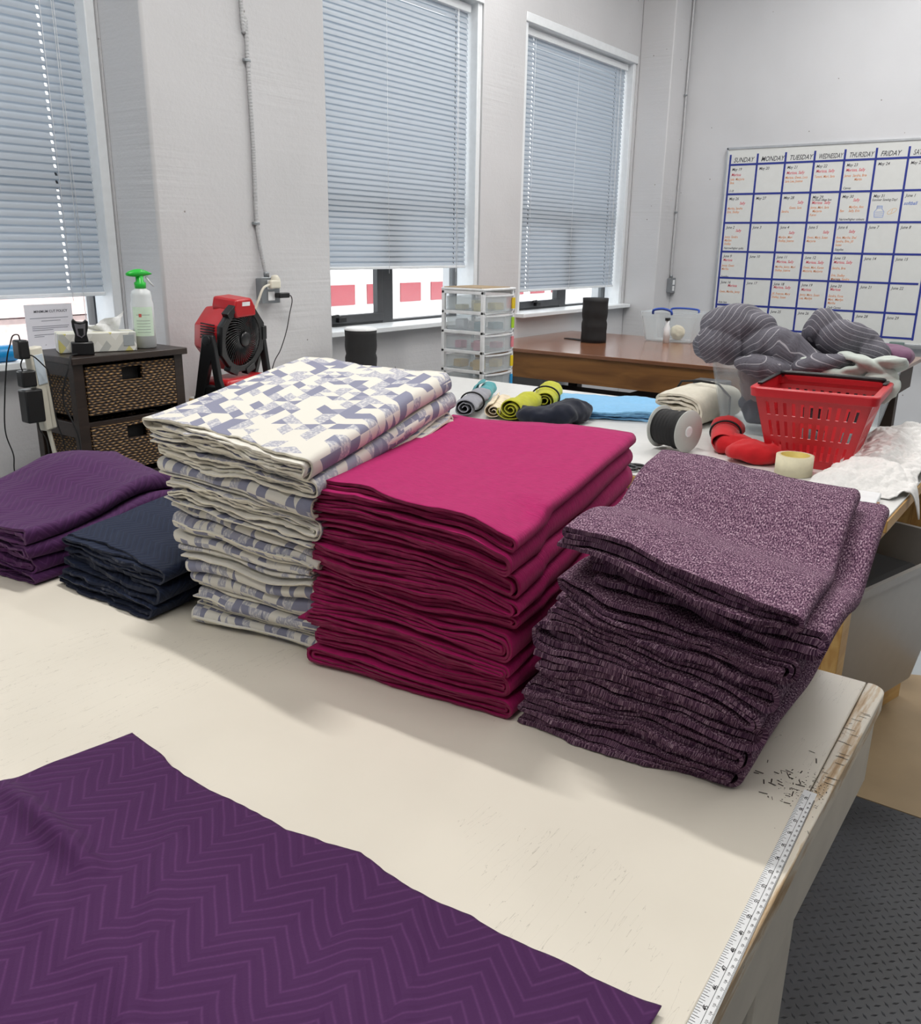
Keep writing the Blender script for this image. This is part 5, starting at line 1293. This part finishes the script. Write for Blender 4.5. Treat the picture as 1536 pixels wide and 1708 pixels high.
soft('garment', [((bx0-.02, by0+.09, TT+.15), (.14, .12, .10), (0, 0, 0)), ((bx0-.08, by0+.15, TT+.20), (.07, .06, .04), (0, 0, .4))], m_cloth('mauve brown knit', '8d7a7d'), 'mauve brown garment at the left end inside the clear bin', 'garment', group=cg, seed=51, wf=40, wr=.010, floorz=FZ_+.06)
soft('garment', [((bx0-.07, by0+.07, TT+.095), (.085, .13, .06), (0, 0, 0)), ((bx0-.09, by0+.12, TT+.08), (.06, .06, .06), (0, 0, .4))], m_cloth('slate blue knit', '4d5666'), 'slate blue garment low in the left end of the clear bin', 'garment', group=cg, seed=52, wf=40, wr=.010, floorz=FZ_)
soft('garment', [((bx0-.03, by0-.10, TT+.11), (.12, .12, .09), (0, 0, 0)), ((bx0-.08, by0-.15, TT+.18), (.06, .05, .05), (0, 0, .4))], m_cloth('dark maroon knit', '47303d'), 'dark maroon garment at the right end inside the clear bin', 'garment', group=cg, seed=53, wf=40, wr=.010, floorz=FZ_)
soft('garment', [((bx0+.05, by0-.02, TT+.2), (.13, .22, .09), (0, 0, 0))], m_cloth('charcoal knit', '2b2c33'), 'charcoal garment in the middle of the clear bin', 'garment', group=cg, seed=54, wf=36, wr=.010, floorz=FZ_)
# striped cloth on top
def uvs_(V, N):
    a = V[:, 1]*.75+V[:, 2]*.9*np.sign(.5)+.06*vn(V[:, 0]*6, V[:, 1]*6, V[:, 2]*6, 61)+.35*np.clip(-(V[:, 1]-.87), 0, 1)*V[:, 0]
    return np.stack([a, V[:, 0]], -1)
sb = [((3.06, 1.045, Z0-.265), (.13, .125, .082), (0, .25, .25)), ((3.01, 1.08, Z0-.315), (.10, .10, .06), (.0, .2, 0)), ((3.06, .93, Z0-.31), (.12, .10, .06), (0, .1, -.5)), ((2.95, .90, Z0-.375), (.075, .10, .035), (.15, .2, .2)), ((3.0, .83, Z0-.33), (.05, .10, .06), (.6, .1, .3)),
      ((3.16, .79, Z0-.255), (.10, .060, .062), (.2, .3, .3)), ((3.14, .70, Z0-.285), (.12, .085, .062), (0, .2, -.2)), ((3.15, .625, Z0-.31), (.085, .055, .040), (.5, .1, 0)), ((2.98, .73, Z0-.345), (.06, .10, .03), (-.3, .2, .3))]
soft('striped_garment', sb, M['stripe'], 'grey pinstriped cloth heaped on top of the clear bin', 'garment', seed=60, voxel=.0055, wr=.013, wf=22, smooth=4, uvf=uvs_, aniso=(.7, 1.5, .8), floorz=TT+.15)
soft('pale_garment', [((2.975, .70, Z0-.375), (.04, .11, .016), (.35, .35, .2)), ((3.02, .61, Z0-.342), (.08, .09, .016), (.25, .3, -.2)), ((2.965, .545, Z0-.395), (.014, .055, .055), (.3, .3, 0)), ((3.02, .54, Z0-.335), (.09, .05, .018), (0, .25, .2)), ((2.99, .63, Z0-.365), (.05, .07, .014), (-.3, .5, .3))], cl_mint, 'pale mint jersey hanging over the near rim of the clear bin', 'garment', seed=65, wr=.010, wf=36, voxel=.005, aniso=(.6, .6, 1.8), floorz=TT+.1)
soft('mauve_garment', [((3.30, .62, Z0-.335), (.12, .09, .035), (0, 0, 0)), ((3.25, .56, Z0-.33), (.08, .05, .03), (0, 0, .3))], cl_mauve, 'dusty mauve garment at the far right corner of the clear bin', 'garment', seed=67, wr=.006, wf=20, floorz=TT+.2)
soft('black_garment', [((3.27, .68, Z0-.318), (.06, .06, .026), (0, 0, 0))], M['blackm'], 'small black garment beside the mauve one on the clear bin', 'garment', seed=69, wr=.004, wf=20, floorz=TT+.2)

# red shopping basket
bk = thing('shopping_basket', 'red plastic shopping basket with slotted sides and black handles', 'basket', (2.755, .665, TT), math.radians(5))
bw, bd, tw_, td_ = .21, .215, .345, .335; hB = .236
def side(m, a0, a1, b0, b1, nx_, rowsz, th=.0035, mi=0):
    """a0,a1 bottom corners; b0,b1 top corners; grid panel with open slots"""
    a0, a1, b0, b1 = map(Vector, (a0, a1, b0, b1)); nrm = (a1-a0).cross(b0-a0).normalized()*th
    us = [0, .05]; 
    pitch = .9/nx_
    for k in range(nx_): us += [.05+pitch*(k+.30), .05+pitch*(k+.70)]
    us += [1.0]; vs = [0]+[z for r_ in rowsz for z in r_]+[1.0]
    P = lambda u, v: (a0.lerp(a1, u)).lerp(b0.lerp(b1, u), v)
    for i in range(len(us)-1):
        for j in range(len(vs)-1):
            slot = i >= 2 and i % 2 == 0 and j % 2 == 1 and i < len(us)-1-0
            if slot and i <= 2*nx_: continue
            p = [P(us[i], vs[j]), P(us[i+1], vs[j]), P(us[i+1], vs[j+1]), P(us[i], vs[j+1])]
            m.add(p+[x_+nrm for x_ in p], [(0,3,2,1), (4,5,6,7), (0,1,5,4), (1,2,6,5), (2,3,7,6), (3,0,4,7)], mi)
m = MB(); Rw = [(.12, .34), (.42, .64), (.72, .90)]
c = [(-bw/2, -bd/2, 0), (bw/2, -bd/2, 0), (bw/2, bd/2, 0), (-bw/2, bd/2, 0)]; t_ = [(-tw_/2+.01, -td_/2+.01, hB-.02), (tw_/2-.01, -td_/2+.01, hB-.02), (tw_/2-.01, td_/2-.01, hB-.02), (-tw_/2+.01, td_/2-.01, hB-.02)]
for k, nx_ in enumerate((9, 11, 9, 11)): side(m, c[k], c[(k+1) % 4], t_[k], t_[(k+1) % 4], nx_, Rw)
m.box(-bw/2, bw/2, -bd/2, bd/2, 0, .004)
m.build('basket_body', M['red'], bk)
m = MB(); m.loft([rgr(tw_-.02, td_-.02, hB-.03, .02), rgr(tw_+.012, td_+.012, hB-.028, .025), rgr(tw_+.02, td_+.02, hB-.004, .028), rgr(tw_+.014, td_+.014, hB, .026), rgr(tw_-.022, td_-.022, hB, .02), rgr(tw_-.026, td_-.026, hB-.03, .02), rgr(tw_-.02, td_-.02, hB-.03, .02)], 0, False, False)
m.build('basket_rim', M['red'], bk, bevel=.0015)
m = MB(); x1_ = tw_/2-.022; m.tube(capsule_path([(x1_*.98, -td_/2+.02, hB+.004), (x1_*.93, -td_/2+.03, hB+.008), (x1_*.92, 0, hB+.009), (x1_*.93, td_/2-.03, hB+.008), (x1_*.98, td_/2-.02, hB+.004)], 6), .0075, 8); m.build('handle', M['black'], bk)
m = MB(); m.box(-tw_/2+.05, tw_/2-.02, td_/2-.016, td_/2-.002, hB, hB+.007); m.build('handle', M['black'], bk, bevel=.002)
m = MB(); m.box(tw_/2-.10, tw_/2-.02, -td_/2+.002, -td_/2+.014, hB, hB+.006); m.build('handle_hinge', M['black'], bk, bevel=.002)

# white batting spilling over the table end
def bpost(V):
    V = V.copy(); over = V[:, 1] < BY0-.004
    return V
batt = plain('white fluffy batting', 'e9e8e6', .95, 0, 130, .8, .04)
nx_, ny_ = 150, 90
U_, V_ = np.meshgrid(np.linspace(0, 1, nx_), np.linspace(0, 1, ny_))
X_ = 2.42+U_*.72; Y_ = .615-.10*U_*0-(V_*(.255))
Y_ = np.interp(U_, [0, .2, .5, .8, 1], [.60, .585, .57, .60, .50])-V_*(np.interp(U_, [0, .2, .5, .8, 1], [.235, .235, .22, .25, .16])+.012*vn(U_*9, 0, 0, 5))
H_ = (np.sin(PI*np.clip(V_*.92+.04, 0, 1))**.6)*(.030+.055*np.clip(U_*1.3, 0, 1))*(np.clip(U_/.08, 0, 1)**.5)*(np.clip((1-U_)/.08, 0, 1)**.5)
H_ = H_*(1+.25*vn(U_*8, V_*4, 0, 7))+.006*vn(U_*30, V_*12, 0, 8)+.003*vn(U_*70, V_*30, 0, 9)
Z_ = TT+.002+np.maximum(H_, 0)
tail_ = np.exp(-((U_-.13)/.035)**2)*np.clip((V_-.86)/.14, 0, 1)
Y_ = Y_-tail_*.035; over = np.clip((BY0+.0-Y_)/.03, 0, 1); Z_ = Z_-tail_*.085*over
pts_ = np.stack([X_, Y_, Z_], -1).reshape(-1, 3); i = (np.arange(ny_-1)[:, None]*nx_+np.arange(nx_-1)[None]).ravel()
o = npmesh('batting', pts_, np.stack([i, i+1, i+nx_+1, i+nx_], -1), [batt], None, True, None, None, (2.78, .48, TT))
md = o.modifiers.new('s', 'SOLIDIFY'); md.thickness = .003; md.offset = -1
tag(o, 'white fluffy batting spilling over the end of the white work table', 'batting')
cb_ = thing('bolt_board', 'flat white wrapped board with a bare wooden end at the table corner', 'board', (2.34, .47, TT), math.radians(5))
MB().box(-.062, .05, -.075, .20, 0, .022).build('wrapped_board', M['white'], cb_, bevel=.003)
MB().box(-.064, -.035, -.081, -.0752, .003, .019).box(-.0655, -.0622, -.079, -.05, .003, .019).build('wooden_end', M['oak'], cb_)


# ================================================================== LIGHTS / WORLD
def area(name, x, y, z, sx, sy, e, col=(1, 1, 1), rot=(0, 0, 0)):
    l = bpy.data.lights.new(name, 'AREA'); l.shape = 'RECTANGLE'; l.size = sx; l.size_y = sy; l.energy = e; l.color = col
    o = bpy.data.objects.new(name, l); COL.objects.link(o); o.location = (x, y, z); o.rotation_euler = rot; return o
area('ceiling_lamp_or_fill', 1.45, 1.58, 3.9, .08, .8, 56, (1, .97, .93))
area('ceiling_lamp_or_fill', .5, -.2, 3.9, 1.6, 1.6, 36, (1, .97, .93))  # broad fill added overhead to lift the shadows, not a known fixture
area('ceiling_lamp_or_fill', 4.6, 1.9, 3.9, .4, 2.4, 62, (1, .975, .94))
area('ceiling_lamp_or_fill', 4.6, -1.4, 3.9, .4, 2.4, 62, (1, .975, .94))
area('ceiling_lamp_or_fill', 6.2, .9, 3.9, .4, 2.4, 50, (1, .985, .965))  # extra light added to brighten the back wall and whiteboard
area('ceiling_lamp_or_fill', -1.4, 1.2, 3.9, .4, 2.4, 32, (1, .965, .91))
sn = bpy.data.lights.new('sun', 'SUN'); sn.energy = 5; sn.angle = .01; so_ = bpy.data.objects.new('sun', sn); COL.objects.link(so_); so_.rotation_euler = Vector((-.25, -1, .75)).to_track_quat('Z', 'Y').to_euler()
w = bpy.data.worlds.new('world'); SC.world = w; w.use_nodes = True
nt = w.node_tree; bg = nt.nodes['Background']; bg.inputs[0].default_value = (.89, .945, 1.0, 1); bg.inputs[1].default_value = 2.8
SC.view_settings.view_transform = 'Standard'; SC.view_settings.look = 'None'; SC.view_settings.gamma = 1; SC.view_settings.use_curve_mapping = False
SC.view_settings.exposure = -0.08
